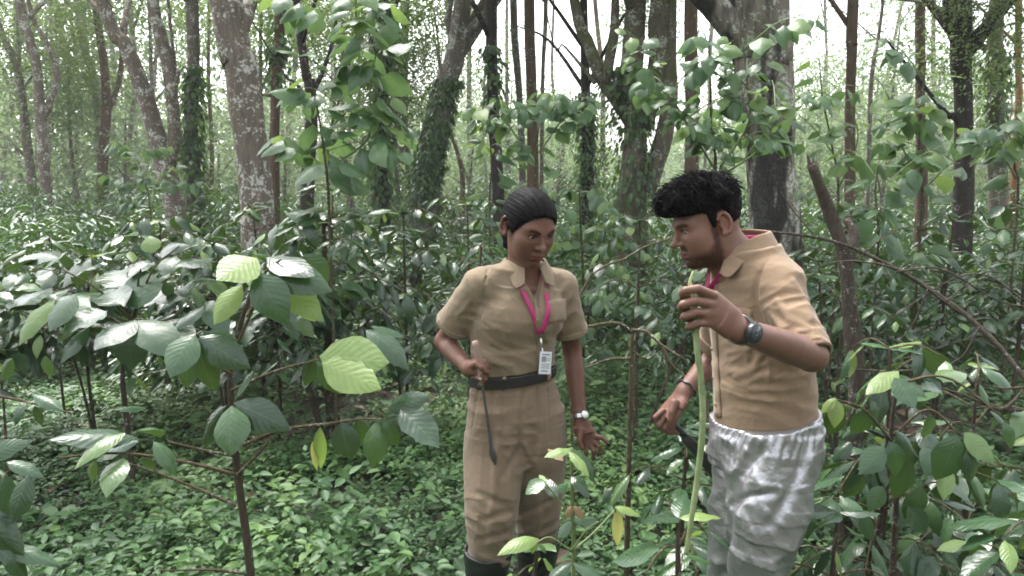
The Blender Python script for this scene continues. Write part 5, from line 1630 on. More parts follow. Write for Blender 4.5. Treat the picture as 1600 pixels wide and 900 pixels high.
    lo = allp.min(0) - [0.12, 0.22, 0.14]; hi = allp.max(0) + [0.12, 0.16, 0.16]
    link('body', sdf_mesh('body', o, lo, hi, 0.0026, col), M_SKIN, root)
    for s in (-1, 1):
        ec = hc + R @ np.array([s * 0.031, 0.0655, 0.003])
        link('eye', eye_mesh(ec, R, 0.0136, (-0.2, 1, -0.25)), M_EYE, root)
    # --- hair, combed back
    def cap(L):
        base = ell((0, -0.012, 0.033), (0.0835, 0.1045, 0.0925))(L)
        yy = L[:, 1]
        zl = np.interp(yy, [-.13, -.09, -.05, -.035, -.01, .012, .03, .05, .065, .085, .1], [-.085, -.085, -.07, -.02, .026, -.020, .002, .034, .056, .068, .074])
        zl = zl + 0.010 * (1 - np.clip(np.abs(L[:, 0]) / 0.05, 0, 1)) * (yy > 0.04)
        cut = (zl - L[:, 2]) * 0.75
        k = 0.010
        h = np.maximum(k - np.abs(base - cut), 0) / k
        d = np.maximum(base, cut) + h * h * k * 0.25
        ang = np.arctan2(L[:, 0], L[:, 2] - 0.02)
        return d + 0.0006 * np.sin(ang * 46 + 3 * np.sin(L[:, 1] * 24)) + 0.0006 * np.sin(ang * 21 - L[:, 1] * 20)
    ho = [('u', T(cap), 0), ('u', T(ell((0, -0.098, -0.05), (0.04, 0.03, 0.035))), 0.02), ('u', T(cone((0, -0.095, -0.06), (0.01, -0.075, -0.10), 0.024, 0.018)), 0.02)]
    link('hair', sdf_mesh('hair', ho, hc - 0.2, hc + 0.18, 0.0026), M_HAIR, root)
    gh = np.random.default_rng(6)
    q0 = norm(gh.normal(size=(2600, 3))); q0 = q0[(q0[:, 2] > -0.1 - 0.35 * (q0[:, 1] < -0.2)) & (q0[:, 1] < 0.92)]
    q0 = q0[(q0[:, 2] > 0.28) | (q0[:, 1] < 0.25)]
    n_ = len(q0)
    fl = np.stack([-0.15 * q0[:, 0], -np.ones(n_), -0.55 * np.ones(n_)], 1) + gh.normal(0, 0.05, (n_, 3))
    mb = strands(ho, hc, R, q0, fl, gh.uniform(.02, .05, n_), gh.uniform(.0004, .0008, n_), lift=np.abs(gh.normal(0, .0012, n_)))
    link('hair_strand', mb.mesh('hair_strand'), M_HAIR, root)['kind'] = 'stuff'
    # --- shirt
    so = [('u', loft(tp[1:], [s[3] + .006 for s in sec[1:]], [s[4] + .004 for s in sec[1:]], bx), 0)]
    for s in (-1, 1):
        bc = at(808, 492, 2.54) + bx * s * 0.066 + bf * 0.062
        so.append(('u', ell(bc, (.066, .060, .064), Rb), 0.06))
    for s_ in (sR, sL):
        so.append(('u', cone(nb + [0, 0, -.012], s_ + [0, 0, .004], 0.050, 0.046), 0.035))
    so.append(('u', cone(nb + [0, 0, -.03], nb + [0, 0, 0.0], 0.075, 0.058), 0.05))
    slv = []
    for s_, e_ in ((sR, eR), (sL, eL)):
        end = s_ + (e_ - s_) * 0.70
        so.append(('u', cone(s_, end, 0.056, 0.066), 0.03))
        slv.append((s_, e_, end))
    so.append(('u', loft([tp[1] + [0, 0, -.03], tp[1] + [0, 0, .03], tp[2]], [.134, .141, .142], [.100, .108, .110], bx), 0.03))
    so.append(('d', wrinkle([(30, 5, 16), (34, -6, 8), (-24, 10, 16)], 0.0019, 3), 0))
    so.append(('d', masked(wrinkle([(50, 20, 42), (30, 10, 64)], 0.005, 5), at(755, 480, 2.48), 0.09), 0))
    so.append(('d', masked(wrinkle([(-44, 10, 44), (-30, 10, 60)], 0.005, 6), at(872, 485, 2.55), 0.08), 0))
    so.append(('d', masked(wrinkle([(30, 4, 50)], 0.004, 7), at(800, 575, 2.45), 0.14), 0))
    for s_, e_, end in slv:
        ax = norm(e_ - s_)
        so.append(('s', lambda P, end=end, ax=ax, s_=s_: np.maximum(-_dot(P - end.astype(np.float32), ax.astype(np.float32)), cone(end - ax * 0.02, end + ax * .2, 0.13, 0.13)(P)), 0.003))
        so.append(('s', cone(end - ax * 0.045, end + ax * 0.1, 0.047, 0.062), 0.006))
    for pp in ([(762, 418), (757, 445), (756, 470), (752, 498)], [(866, 425), (863, 450), (866, 475), (872, 500)]):
        so.append(groove(so, pp, .002, .002, bf, 0.009))
    for pp in ([(756, 500), (775, 512), (795, 518)], [(752, 515), (770, 535), (790, 546)], [(866, 505), (856, 515), (846, 520)], [(750, 545), (775, 566), (800, 572)], [(735, 470), (725, 485), (716, 492)]):
        S_ = surf_many(so, pp)
        so.append(('u', chain(list(S_ + bf * -0.003), [.002, .006, .002]), 0.014))
    hem = tp[1] + np.array([0, 0, 0.0245])
    so.append(('s', lambda P: _dot(P - hem.astype(np.float32), np.array([-0.10, 0.03, 1], np.float32)), 0.004))
    # neck opening: wide hole for the neck and a vee in front
    so.append(('s', cone(nb + [0, 0, -.03], nb + bf * .02 + [0, 0, .1], 0.056, 0.066), 0.006))
    vb = nb + bf * 0.115 + [0.012, 0, -0.085]
    so.append(('s', loft([vb, nb + bf * 0.085 + [0.006, 0, 0.01]], [.004, .045], [.05, .06], bx), 0.006))
    lo2 = np.minimum(np.minimum(eR, eL), tp[1]) - [0.08, .22, .06]; hi2 = np.maximum(np.maximum(sR, sL), eL) + [.12, .16, .12]
    shirt = link('shirt', sdf_mesh('shirt', so, lo2, hi2, 0.0034), M_KHAKI_W, root)
    # collar
    def collar(L):
        r = np.sqrt(L[:, 0] ** 2 + (L[:, 1] * 1.0) ** 2)
        th = np.arctan2(L[:, 0], L[:, 1])
        at_ = np.abs(th)
        zt = 0.032 - 0.030 * np.exp(-(th / 0.9) ** 2)
        zl = zt - 0.040 - 0.026 * np.exp(-((at_ - 0.62) / 0.22) ** 2)
        Rz = 0.066 + np.clip(zt - L[:, 2], 0, 1) * 0.62 + 0.010 * np.exp(-(th / 0.7) ** 2)
        d = np.abs(r - Rz) * 0.8 - 0.0032
        d = np.maximum(d, (L[:, 2] - zt) * 0.8)
        d = np.maximum(d, (zl - L[:, 2]) * 0.8)
        return np.maximum(d, (0.36 - at_) * r * 0.9)
    cc = nb + np.array([0.004, 0, 0.012])
    link('collar', sdf_mesh('collar', [('u', frame(collar, cc, Rb), 0)], cc - [.15, .15, .12], cc + [.15, .15, .1], 0.0026), M_KHAKI_W, shirt)
    patch('pocket', so, [(853, 470), (883, 466), (884, 500), (856, 506)], M_KHAKI_W, shirt, lift=0.0035)
    patch('placket', so, [(833, 452), (840, 451), (850, 585), (842, 586)], M_KHAKI_W, shirt, nu=4, nv=22, lift=0.003)
    for px, py in ((837, 468), (840, 500), (843, 533)):
        c = surf(so, px, py)
        mb = MB(); mb.tube([c + bf * 0.001, c + bf * 0.0055], [0.0055, 0.0048], 10)
        link('button', mb.mesh('button'), M_BUTTON, shirt)
    # sleeve hems
    for s_, e_, end in slv:
        ax = norm(e_ - s_)
        r_ = 0.0655
        ring = lambda P, end=end, ax=ax: np.maximum(np.abs(cone(end - ax * .1, end + ax * .1, r_ - .005, r_ + .003)(P)) - 0.0035, np.abs(_dot(P - (end - ax * 0.008).astype(np.float32), ax.astype(np.float32))) - 0.010)
        link('sleeve_hem', sdf_mesh('sleeve_hem', [('u', ring, 0), ('d', wrinkle([(40, 30, 20)], 0.0015, 4), 0)], end - .11, end + .11, 0.0028), M_KHAKI_W, shirt)
    # --- trousers
    wt = tp[1] + np.array([0, 0, 0.0])
    to = [('u', loft([wt + [0, 0, .01], wt + [0, 0, -.05], tp[0] + [0, 0, .01], tp[0] + [0, 0, -.07], tp[0] + [0, 0, -.12]], [.139, .152, .164, .160, .150], [.104, .113, .120, .116, .108], bx, 2), 0)]
    cuffR, cuffL = at(764, 862, 2.45), at(842, 842, 2.62)
    to.append(('u', loft([hipR + [0, 0, .06], hipR + [0, 0, -.09], knR, cuffR], [.082, .100, .090, .072], [.085, .104, .092, .074], bx, 3), 0.04))
    to.append(('u', loft([hipL + [0, 0, .06], hipL + [0, 0, -.09], knL, cuffL], [.080, .098, .086, .068], [.084, .102, .090, .070], bx, 3), 0.04))
    to.append(('d', wrinkle([(24, 6, 8), (30, -8, 6), (-26, 6, 12)], 0.0028, 13), 0))
    to.append(('d', masked(wrinkle([(46, 10, 30), (30, 10, 50)], 0.007, 15), at(812, 690, 2.46), 0.08), 0))
    to.append(('d', masked(wrinkle([(30, 10, 50), (44, 0, 40)], 0.0055, 16), at(766, 845, 2.42), 0.11), 0))
    to.append(('d', masked(wrinkle([(-30, 10, 50), (-44, 0, 40)], 0.005, 17), at(840, 825, 2.58), 0.09), 0))
    L_ = lambda a, b, n=8: np.stack([np.linspace(a[0], b[0], n), np.linspace(a[1], b[1], n)], 1)
    gr = [groove(to, L_((783, 610), (790, 690)), .008, .003, bf, 0.010), groove(to, L_((767, 610), (772, 690)), .008, .003, bf, 0.010), groove(to, L_((840, 610), (842, 690)), .007, .003, bf, 0.010), groove(to, L_((856, 612), (860, 690)), .006, .003, bf, 0.010),
          groove(to, L_((818, 610), (812, 702), 10), .006, .009, bf, 0.008), groove(to, L_((746, 612), (737, 668)), .006, .004, bf, 0.006), groove(to, L_((812, 702), (786, 745)), .007, .002, bf, 0.02), groove(to, L_((812, 706), (836, 735)), .006, .002, bf, 0.02)]
    for pp in (L_((778, 700), (764, 850)), L_((842, 700), (842, 835))):
        S_ = surf_many(to, pp)
        gr.append(('u', chain(list(S_ - bf * 0.002), [.002, .005, .006, .006, .006, .006, .005, .003]), 0.02))
    for pp in (L_((745, 770), (790, 790)), L_((750, 815), (795, 800)), L_((820, 800), (858, 785)), L_((745, 845), (790, 835))):
        gr.append(groove(to, pp, .003, .007, bf, 0.02))
    to += gr
    lo3 = np.minimum(np.minimum(cuffR, cuffL), wt) - [.24, .24, .06]; hi3 = np.maximum(wt, hipL) + [.2, .2, .04]
    to.append(('s', lambda P: -_dot(P - (wt + [0, 0, 0.006]).astype(np.float32), np.array([-0.05, 0, 1], np.float32)), 0.003))
    tr = link('trousers', sdf_mesh('trousers', to, lo3, hi3, 0.0034), M_TROUS_W, root)
    # belt
    bc = wt + np.array([0, 0, 0.004])
    bl = loft([bc + [0, 0, -.06], bc, bc + [0, 0, .06]], [.149, .148, .152], [.114, .115, .116], bx)
    tilt = norm([-0.10, 0.03, 1.0]).astype(np.float32)
    slab = lambda P: np.abs(_dot(P - bc.astype(np.float32), tilt)) - 0.0185
    bo = [('u', lambda P: np.maximum(np.abs(bl(P)) - 0.0035, slab(P)), 0)]
    belt = link('belt', sdf_mesh('belt', bo, bc - [.19, .17, .05], bc + [.19, .17, .05], 0.0028), M_BELT, root)
    for px in (788, 857):
        patch('belt_loop', bo, [(px - 3, 568), (px + 3, 568), (px + 3, 594), (px - 3, 594)], M_TROUS_W, tr, 4, 8, lift=0.0045)
    c = surf(bo, 829, 582)
    mb = MB()
    for (ax_, ay_, bx_, by_) in ((-.026, .021, .026, .021), (-.026, -.021, .026, -.021), (-.026, -.021, -.026, .021), (.026, -.021, .026, .021), (0, -.021, 0, .021)):
        mb.tube([c + bf * .005 + bx * ax_ + np.array([0, 0, ay_]), c + bf * .005 + bx * bx_ + np.array([0, 0, by_])], [.003, .003], 6)
    link('buckle', mb.mesh('buckle'), M_STEEL, belt)
    # --- boots
    for an, cu in ((anR, cuffR), (anL, cuffL)):
        topb = cu + np.array([0, 0, 0.02]); topb = an + (topb - an) * 0.97
        gz = float(ground_z(an[0], an[1]))
        ft = np.array([an[0], an[1], gz + 0.05])
        bo2 = [('u', loft([ft, an * .6 + topb * .4, topb + [0, 0, .02]], [.05, .062, .084], [.055, .066, .086], bx), 0),
               ('u', ell(ft + bf * .07, (.046, .115, .05), Rb), 0.04),
               ('d', (lambda P: -0.0016 * np.exp(-((np.mod(P[:, 2], 0.035) - 0.017) / 0.004) ** 2)), 0),
               ('s', loft([an * .3 + topb * .7, topb + [0, 0, .08]], [.066, .078], [.068, .080], bx), 0.004),
               ('s', (lambda P, q=topb: _dot(P - q.astype(np.float32), np.array([0.0, 0.1, -1], np.float32))), 0.003),
               ('s', (lambda P, gz=gz: P[:, 2] - gz - 0.003), 0.003)]
        link('boot', sdf_mesh('boot', bo2, [an[0] - .14, an[1] - .26, gz - .03], [an[0] + .14, an[1] + .14, topb[2] + .05], 0.0042), M_RUBBER, root)
    # --- lanyard and badge
    lan = empty('lanyard', (nb[0], nb[1], nb[2]))
    tag(lan, 'magenta lanyard round the neck of the woman, ending in a badge clip', 'lanyard')
    left = [(802, 418), (806, 432), (818, 458), (832, 490), (841, 522)]
    right = [(846, 428), (851, 446), (855, 470), (855, 490), (845, 520)]
    for pts in (left, right):
        S = surf_many(so, pts)
        back = nb + bx * (0.062 if pts is right else -0.062) + bf * -0.02 + np.array([0, 0, 0.035])
        S = S + bf * np.array([-.006, -.002, .004, .007, .007])[:, None]
        S = np.vstack([nb + bf * -0.06 + [0, 0, .02], nb * .4 + back * .6 + [0, 0, -.012], S])
        ribbon('strap', S, 0.0155, M_LANY, lan, bf + np.array([0, 0, 0.25]), n=30)
    c = surf(so, 843, 528) + bf * 0.010
    mb = MB(); mb.tube([c, c + np.array([0.004, 0, -0.035])], [0.004, 0.003], 8)
    mb.tube([c + np.array([0.004, -.002, -0.03]), c + np.array([0.009, -.002, -0.05]), c + np.array([0.001, -.002, -0.062])], [0.0018] * 3, 6)
    link('clip', mb.mesh('clip'), M_STEEL, lan)
    bd = empty('identity_badge', (c[0], c[1], c[2] - 0.06))
    tag(bd, 'white plastic identity card hanging over the belt of the woman', 'badge')
    bcn = at(852, 567, 2.405)
    ax_u = norm(np.array([0.96, 0.24, -0.06])); az_u = norm(np.array([0.07, 0.10, 1.0])); ax_u = norm(ax_u - az_u * (ax_u @ az_u)); an_u = np.cross(ax_u, az_u)
    Rc = np.stack([ax_u, an_u, az_u], 1)
    mb = MB(); mb.box(bcn, 0.0195, 0.0016, 0.036, Rc)
    card = link('card', mb.mesh('card', False), M_CARD, bd)
    s_ = 1 if an_u[1] < 0 else -1
    for (cx, cz, w_, h_) in ((0, .027, .013, .0022), (-.006, .012, .0075, .009), (0.009, .014, .006, .0012), (0.009, .009, .006, .0012), (0, -.004, .014, .0012), (0, -.010, .013, .0012), (0, -.016, .014, .0012), (-.002, -.026, .011, .0022)):
        mb = MB(); mb.box(bcn + ax_u * cx + az_u * cz + an_u * s_ * 0.002, w_, 0.0004, h_, Rc)
        link('print', mb.mesh('print', False), M_INK, card)
    # --- wrist watch
    ax = norm(wL - eL)
    wc = eL + (wL - eL) * 1.0
    wt_ = empty('wrist_watch', wc)
    tag(wt_, 'silver wrist watch with white dial on the woman wrist', 'watch')
    nrm = norm(np.array([0.55, -0.83, 0.0]) - ax * (np.array([0.55, -0.83, 0]) @ ax)); sd = np.cross(ax, nrm)
    for k in range(22):
        th = 2 * math.pi * k / 22
        rr = 0.0262
        ra = nrm * math.cos(th) + sd * math.sin(th)
        tt = -nrm * math.sin(th) + sd * math.cos(th)
        mb = MB(); mb.box(wc + ra * rr, 0.0018, 0.0034, 0.0065, np.stack([ra, tt, ax], 1))
        link('link', mb.mesh('link', False), M_STEEL, wt_)
    mb = MB(); mb.tube([wc + nrm * .024, wc + nrm * .031], [.015, .0145], 20)
    link('case', mb.mesh('case'), M_STEEL, wt_)
    mb = MB(); mb.tube([wc + nrm * .0305, wc + nrm * .0320], [.0125, .0122], 20)
    link('dial', mb.mesh('dial'), M_DIAL, wt_)
    # --- the blade in her right hand
    hk = empty('weeding_knife', at(755, 640, Yh - .01))
    tag(hk, 'long thin weeding knife with a pale worn handle held in the woman right hand', 'knife')
    mb = MB(); mb.tube(spline([q(742, 533, -.004), q(747, 555, -.003), q(751, 580, -.003), q(753, 593, -.003)], 12), np.array([.0100, .0110, .0112, .011, .0105, .0105, .0105, .0105, .0105, .0105, .010, .009]), 12)
    link('handle', mb.mesh('handle'), M_WOOD, hk)
    mb = MB(); mb.tube([q(752, 590, -.003), q(753.5, 602, -.004)], [.0098, .0085], 12)
    link('ferrule', mb.mesh('ferrule'), M_STEEL, hk)
    pth = spline([q(753, 598, -.004), q(758, 630, -.006), q(763, 665, -.008), q(768, 700, -.01), q(774, 727, -.012)], 22)
    t_ = np.linspace(0, 1, 22)
    wdt = np.interp(t_, [0, .3, .6, .74, .80, .93, 1], [.0045, .0048, .0055, .007, .0125, .010, .001])
    mb = MB(); mb.tube(pth, wdt, 8, flat=0.32)
    link('blade', mb.mesh('blade'), M_BLADE, hk)
    return root


make_woman()
# ------------------------------------------------------------------ the man
def make_man():
    g0 = at(1190, 1100, 2.05)
    root = empty('person', (g0[0], g0[1], float(ground_z(g0[0], g0[1]))))
    tag(root, 'person with thick black hair in tan shirt and baggy silver trousers looking down', 'person')
    hc = at(1104, 349, 2.06)
    tl = math.radians(19)
    yaw = math.radians(9)
    fh = np.array([-math.cos(yaw), -math.sin(yaw), 0])
    f = fh * math.cos(tl) + np.array([0, 0, -math.sin(tl)])
    z = norm(np.array([0, 0.02, 1.0]) - f * f[2])
    x = np.cross(f, z)
    R = np.stack([x, f, z], 1)
    HS = 0.95
    T = lambda fn: (lambda P, g_=frame(lambda q: fn(q / np.float32(HS)), hc, R): g_(P) * np.float32(HS))
    by = math.radians(22)
    bf = np.array([-math.cos(by), -math.sin(by), 0.0])        # chest direction: to the woman, a little to us
    bs = np.array([math.sin(by), -math.cos(by), 0.0])         # towards his near (left) shoulder
    nb = at(1158, 396, 2.08)
    sL, sR = at(1213, 447, 1.95), at(1140, 440, 2.27)
    eL, wL = at(1268, 556, 1.80), at(1153, 514, 1.625)
    eR, wR = at(1118, 560, 2.44), at(1069, 612, 2.37)
    hipL, knL = at(1212, 715, 1.97), at(1182, 890, 1.95)
    hipR, knR = at(1165, 715, 2.16), at(1148, 890, 2.18)
    gz = float(ground_z(g0[0], g0[1]))
    anL = np.array([at(1205, 900, 2.0)[0], 2.02, gz + 0.09]); anR = np.array([at(1160, 900, 2.2)[0], 2.22, gz + 0.09])
    # sections: measured centre, half thickness along the chest direction, half width across
    sec = [(1196, 668, 2.06, .128, .142), (1194, 610, 2.06, .112, .136), (1190, 550, 2.06, .112, .146), (1184, 495, 2.06, .112, .156), (1177, 445, 2.07, .100, .156), (1166, 408, 2.08, .078, .115)]
    tp = [at(*s[:3]) for s in sec]
    o = head_ops(False, T)
    o.append(('u', cone(hc + R @ np.array([0, -0.028, -0.045]), nb + [0, 0, -0.02], 0.048, 0.054), 0.03))
    o.append(('u', cone(hc + R @ np.array([0, 0.0, -0.06]), nb + bf * 0.03 + [0, 0, -0.03], 0.045, 0.05), 0.03))
    o.append(('u', loft(tp, [s[3] - .018 for s in sec], [s[4] - .018 for s in sec], bf), 0.05))
    for s_, e_, w_ in ((sL, eL, wL), (sR, eR, wR)):
        o.append(('u', chain([s_, s_ * .5 + e_ * .5, e_], [0.050, 0.043, 0.036]), 0.03))
        o.append(('u', chain([e_, e_ * .68 + w_ * .32, w_], [0.036, 0.0385, 0.0255]), 0.014))
    for h_, k_, a_ in ((hipL, knL, anL), (hipR, knR, anR)):
        o.append(('u', chain([h_, k_, k_ * .65 + a_ * .35, a_], [0.075, 0.052, 0.052, 0.038]), 0.04))
        o.append(('u', cone(a_ + [0, 0, -0.05], a_ + bf * 0.14 + [0, 0, -0.055], 0.034, 0.03), 0.03))
    # near hand, a fist round the green stalk: knuckles to us, fingers pointing at the woman and curling behind
    q = lambda px, py, Y: at(px, py, Y)
    o.append(('u', loft([wL, q(1136, 500, 1.612), q(1116, 484, 1.60)], [.027, .036, .037], [.020, .017, .0145], norm([-0.25, 0, 1.0])), 0.014))
    fing = [([q(1114, 461, 1.592), q(1090, 451, 1.575), q(1071, 454, 1.575), q(1066, 459, 1.600), q(1078, 465, 1.622)], .0088),
            ([q(1111, 475, 1.590), q(1086, 470, 1.570), q(1067, 476, 1.572), q(1064, 480, 1.600), q(1078, 484, 1.622)], .0091),
            ([q(1111, 490, 1.592), q(1087, 488, 1.572), q(1070, 494, 1.575), q(1068, 497, 1.602), q(1080, 499, 1.622)], .0088),
            ([q(1114, 505, 1.598), q(1093, 505, 1.580), q(1077, 510, 1.585), q(1075, 512, 1.606), q(1086, 513, 1.622)], .0079)]
    for pts, r in fing:
        o.append(('u', chain(pts, [r * 1.12, r * 1.05, r, r * .95, r * .8]), 0.0045))
    o.append(('u', chain([q(1136, 492, 1.632), q(1116, 468, 1.645), q(1098, 455, 1.640), q(1084, 452, 1.622)], [.0150, .0125, .0105, .0085]), 0.006))
    # far hand, half open round the knife handle
    Yr = 2.35
    p = lambda px, py, dy=0.0: at(px, py, Yr + dy)
    o.append(('u', loft([wR, p(1058, 630, .0), p(1046, 645, -.006)], [.026, .038, .042], [.020, .017, .015], norm([0.8, -0.3, 0.6])), 0.014))
    for pts, r in (([p(1036, 642, -.01), p(1024, 652, -.018), p(1027, 664, -.012), p(1036, 668, -.004)], .0088), ([p(1040, 650, -.012), p(1030, 664, -.02), p(1036, 672, -.012), p(1046, 674, -.004)], .0098),
                   ([p(1046, 656, -.012), p(1039, 669, -.018), p(1047, 676, -.010), p(1056, 675, -.002)], .0092), ([p(1054, 658, -.008), p(1050, 671, -.012), p(1057, 676, -.006), p(1064, 674, .002)], .0082)):
        o.append(('u', chain(pts, [r * 1.12, r, r * .95, r * .82]), 0.0045))
    o.append(('u', chain([p(1054, 630, -.025), p(1050, 644, -.040), p(1048, 656, -.042), p(1049, 666, -.038)], [.0150, .0118, .0105, .0088]), 0.006))
    skin = np.array([0.170, 0.088, 0.064])
    rg = np.random.default_rng(4)

    def col(V):
        L = (V - hc) @ R / HS
        ax = np.abs(L[:, 0])
        c = np.tile(skin, (len(V), 1)) * (1 + 0.10 * np.sin(V[:, 2:3] * 31) * np.sin(V[:, 0:1] * 27))
        inh = (ax < 0.10) & (L[:, 2] > -0.15) & (L[:, 1] > -0.06) & (L[:, 2] < 0.09)
        # beard: jaw line, chin, moustache, sideburn
        jaw = sm(-L[:, 2] - 0.036 - 0.030 * sm(L[:, 1], 0.0, 0.05), -0.010, 0.012) * sm(L[:, 1], -0.012, 0.012) * (1 - sm(-L[:, 2], 0.108, 0.14))
        side = sm(L[:, 1], -0.004, 0.004) * (1 - sm(L[:, 1], 0.014, 0.024)) * (L[:, 2] < 0.03) * (L[:, 2] > -0.06) * sm(ax, 0.05, 0.06)
        mous = np.exp(-((L[:, 2] + 0.0475) / 0.0075) ** 4) * (1 - sm(ax, 0.022, 0.032)) * (L[:, 1] > 0.07)
        gone = np.exp(-((L[:, 0] / 0.02) ** 2 + ((L[:, 2] + 0.063) / 0.010) ** 2)) * (L[:, 1] > 0.07)
        b = np.clip(np.maximum(np.maximum(jaw * 1.0, side), mous * 1.1) * (1 - gone), 0, 1) * inh
        b = np.clip(b * (0.86 + 0.22 * rg.standard_normal(len(V))), 0, 0.97)
        lip = inh * np.clip(1 - ((L[:, 0] / 0.024) ** 2 + ((L[:, 2] + 0.063) / 0.0105) ** 2), 0, 1) ** 0.4 * (L[:, 1] > 0.06)
        c = c * (1 - 0.7 * lip[:, None]) + np.array([0.16, 0.055, 0.05]) * 0.7 * lip[:, None]
        arch = 0.0235 - 0.25 * (ax - 0.034) ** 2 / 0.02
        brow = inh * np.exp(-((L[:, 2] - arch) / 0.0055) ** 2) * sm(ax, 0.008, 0.014) * (1 - sm(ax, 0.048, 0.056)) * (L[:, 1] > 0.035)
        lash = inh * np.exp(-((L[:, 2] - 0.0085 + 6 * (ax - 0.031) ** 2) / 0.003) ** 2) * (1 - sm(np.abs(ax - 0.031), 0.014, 0.020)) * (L[:, 1] > 0.05)
        k = np.maximum(np.maximum(b * 0.93, brow * 0.95), lash * 0.9)[:, None]
        c = c * (1 - k) + np.array([0.016, 0.011, 0.010]) * k
        ear = np.exp(-(((L[:, 1] + 0.018) / 0.024) ** 2 + ((L[:, 2] + 0.002) / 0.036) ** 2 + ((ax - 0.08) / 0.02) ** 2))[:, None]
        c = c * (1 + ear * np.array([0.2, 0.05, 0.03]))
        return np.clip(c, 0, 1)
    allp = np.array([hc, eL, wL, eR, wR, anL, anR, sL, sR])
    lo = allp.min(0) - [0.24, 0.16, 0.14]; hi = allp.max(0) + [0.14, 0.18, 0.17]
    link('body', sdf_mesh('body', o, lo, hi, 0.0027, col), M_SKIN, root)
    for s in (-1, 1):
        link('eye', eye_mesh(hc + R @ (np.array([s * 0.031, 0.0655, 0.003]) * HS), R, 0.0136 * HS, (0, 1, -0.45)), M_EYE, root)
    # --- hair: thick on top with a full fringe, cropped round the ears
    def cap(L):
        yy, zz = L[:, 1], L[:, 2]
        base = ell((0, -0.006, 0.042), (0.0815, 0.104, 0.093))(L)
        top = ell((0, 0.014, 0.076), (0.076, 0.106, 0.058))(L)
        fr = ell((0, 0.080, 0.084), (0.062, 0.036, 0.034))(L)
        def su(a, b, k):
            h = np.maximum(k - np.abs(a - b), 0) / k
            return np.minimum(a, b) - h * h * k * 0.25
        d = su(su(base, top, 0.03), fr, 0.03)
        zl = np.interp(yy, [-.14, -.085, -.055, -.042, -.036, -.006, .002, .012, .020, .045, .075, .10, .14], [-.075, -.072, -.055, -.03, .028, .030, -.018, -.020, .034, .048, .050, .052, .06])
        cut = (zl - zz) * 0.8
        k = 0.012
        h = np.maximum(k - np.abs(d - cut), 0) / k
        d = np.maximum(d, cut) + h * h * k * 0.25
        n = np.sin(L[:, 0] * 150 + 5 * np.sin(yy * 60)) * np.sin(yy * 110 + 4 * np.sin(zz * 80 + L[:, 0] * 50)) + 0.6 * np.sin(L[:, 0] * 260 - yy * 190 + zz * 120)
        n2 = np.sin(L[:, 0] * 70 + 3 * np.sin(yy * 40 + 1)) * np.sin(yy * 62 + 2 * np.sin(L[:, 0] * 45)) 
        return d - (0.0012 * n + 0.0042 * n2) * sm(zz, 0.0, 0.05)
    ho = [('u', T(cap), 0)]
    link('hair', sdf_mesh('hair', ho, hc - 0.22, hc + 0.22, 0.0028), M_HAIR, root)
    gh = np.random.default_rng(9)
    q0 = norm(gh.normal(size=(5200, 3)))
    keep = (q0[:, 2] > 0.05) | ((q0[:, 1] < -0.35) & (q0[:, 2] > -0.75))
    keep &= ~((q0[:, 1] > 0.35) & (q0[:, 2] < 0.06))
    q0 = q0[keep]
    n_ = len(q0)
    top = sm(q0[:, 2], 0.2, 0.6)
    sw = np.sin(q0[:, 0] * 9 + 2) * np.cos(q0[:, 1] * 7)
    fl = np.stack([q0[:, 0] * 0.5 + 0.5 * sw, np.where(q0[:, 1] > -0.45, 0.8, -0.3), -0.25 - 0.5 * (1 - q0[:, 2])], 1) + gh.normal(0, 0.28, (n_, 3))
    mb = strands(ho, hc, R, q0, fl, gh.uniform(.02, .042, n_) * (0.35 + 0.65 * top), gh.uniform(.0010, .0020, n_), lift=np.abs(gh.normal(0, .011, n_)) * (0.12 + top), bend=gh.normal(0, .25, n_), seg=7)
    link('hair_tuft', mb.mesh('hair_tuft'), M_HAIR, root)['kind'] = 'stuff'
    # --- shirt
    so = [('u', loft(tp, [s[3] + .004 for s in sec], [s[4] + .004 for s in sec], bf), 0)]
    for s_ in (sL, sR):
        so.append(('u', cone(nb + [0, 0, -.015], s_ + [0, 0, .0], 0.058, 0.054), 0.04))
    endL = sL + (eL - sL) * 0.98
    endR = sR + (eR - sR) * 0.80
    so.append(('u', chain([sL, sL * .5 + endL * .5, endL], [0.057, 0.055, 0.051]), 0.03))
    so.append(('u', cone(sR, endR, 0.062, 0.06), 0.03))
    so.append(('u', loft([tp[0], tp[1], tp[1] * .5 + tp[2] * .5], [.124, .126, .117], [.140, .144, .144], bf), 0.03))
    so.append(('d', wrinkle([(16, 20, 26), (30, 10, -14), (-20, 12, 22)], 0.0024, 23), 0))
    ax = norm(eL - sL)
    so.append(('d', masked(wrinkle([ax * 70 + [10, 0, 5], ax * 55 + [-25, 0, 20]], 0.0062, 25), sL * .4 + endL * .6, 0.12), 0))
    so.append(('d', masked(wrinkle([(30, 10, 60), (50, 0, 40)], 0.005, 26), at(1190, 560, 1.95), 0.10), 0))
    so.append(('d', masked(wrinkle([(8, 8, 75)], 0.0045, 27), at(1180, 630, 1.92), 0.12), 0))
    # cut sleeves and hem
    so.append(('s', lambda P: np.maximum(-_dot(P - endL.astype(np.float32), ax.astype(np.float32)), cone(endL, endL + ax * .2, 0.12, 0.12)(P)), 0.003))
    so.append(('s', cone(endL - ax * 0.04, endL + ax * 0.1, 0.041, 0.049), 0.006))
    axR = norm(eR - sR)
    so.append(('s', lambda P: np.maximum(-_dot(P - endR.astype(np.float32), axR.astype(np.float32)), cone(endR, endR + axR * .2, 0.12, 0.12)(P)), 0.003))
    so.append(('s', cone(endR - axR * 0.04, endR + axR * 0.1, 0.048, 0.056), 0.006))
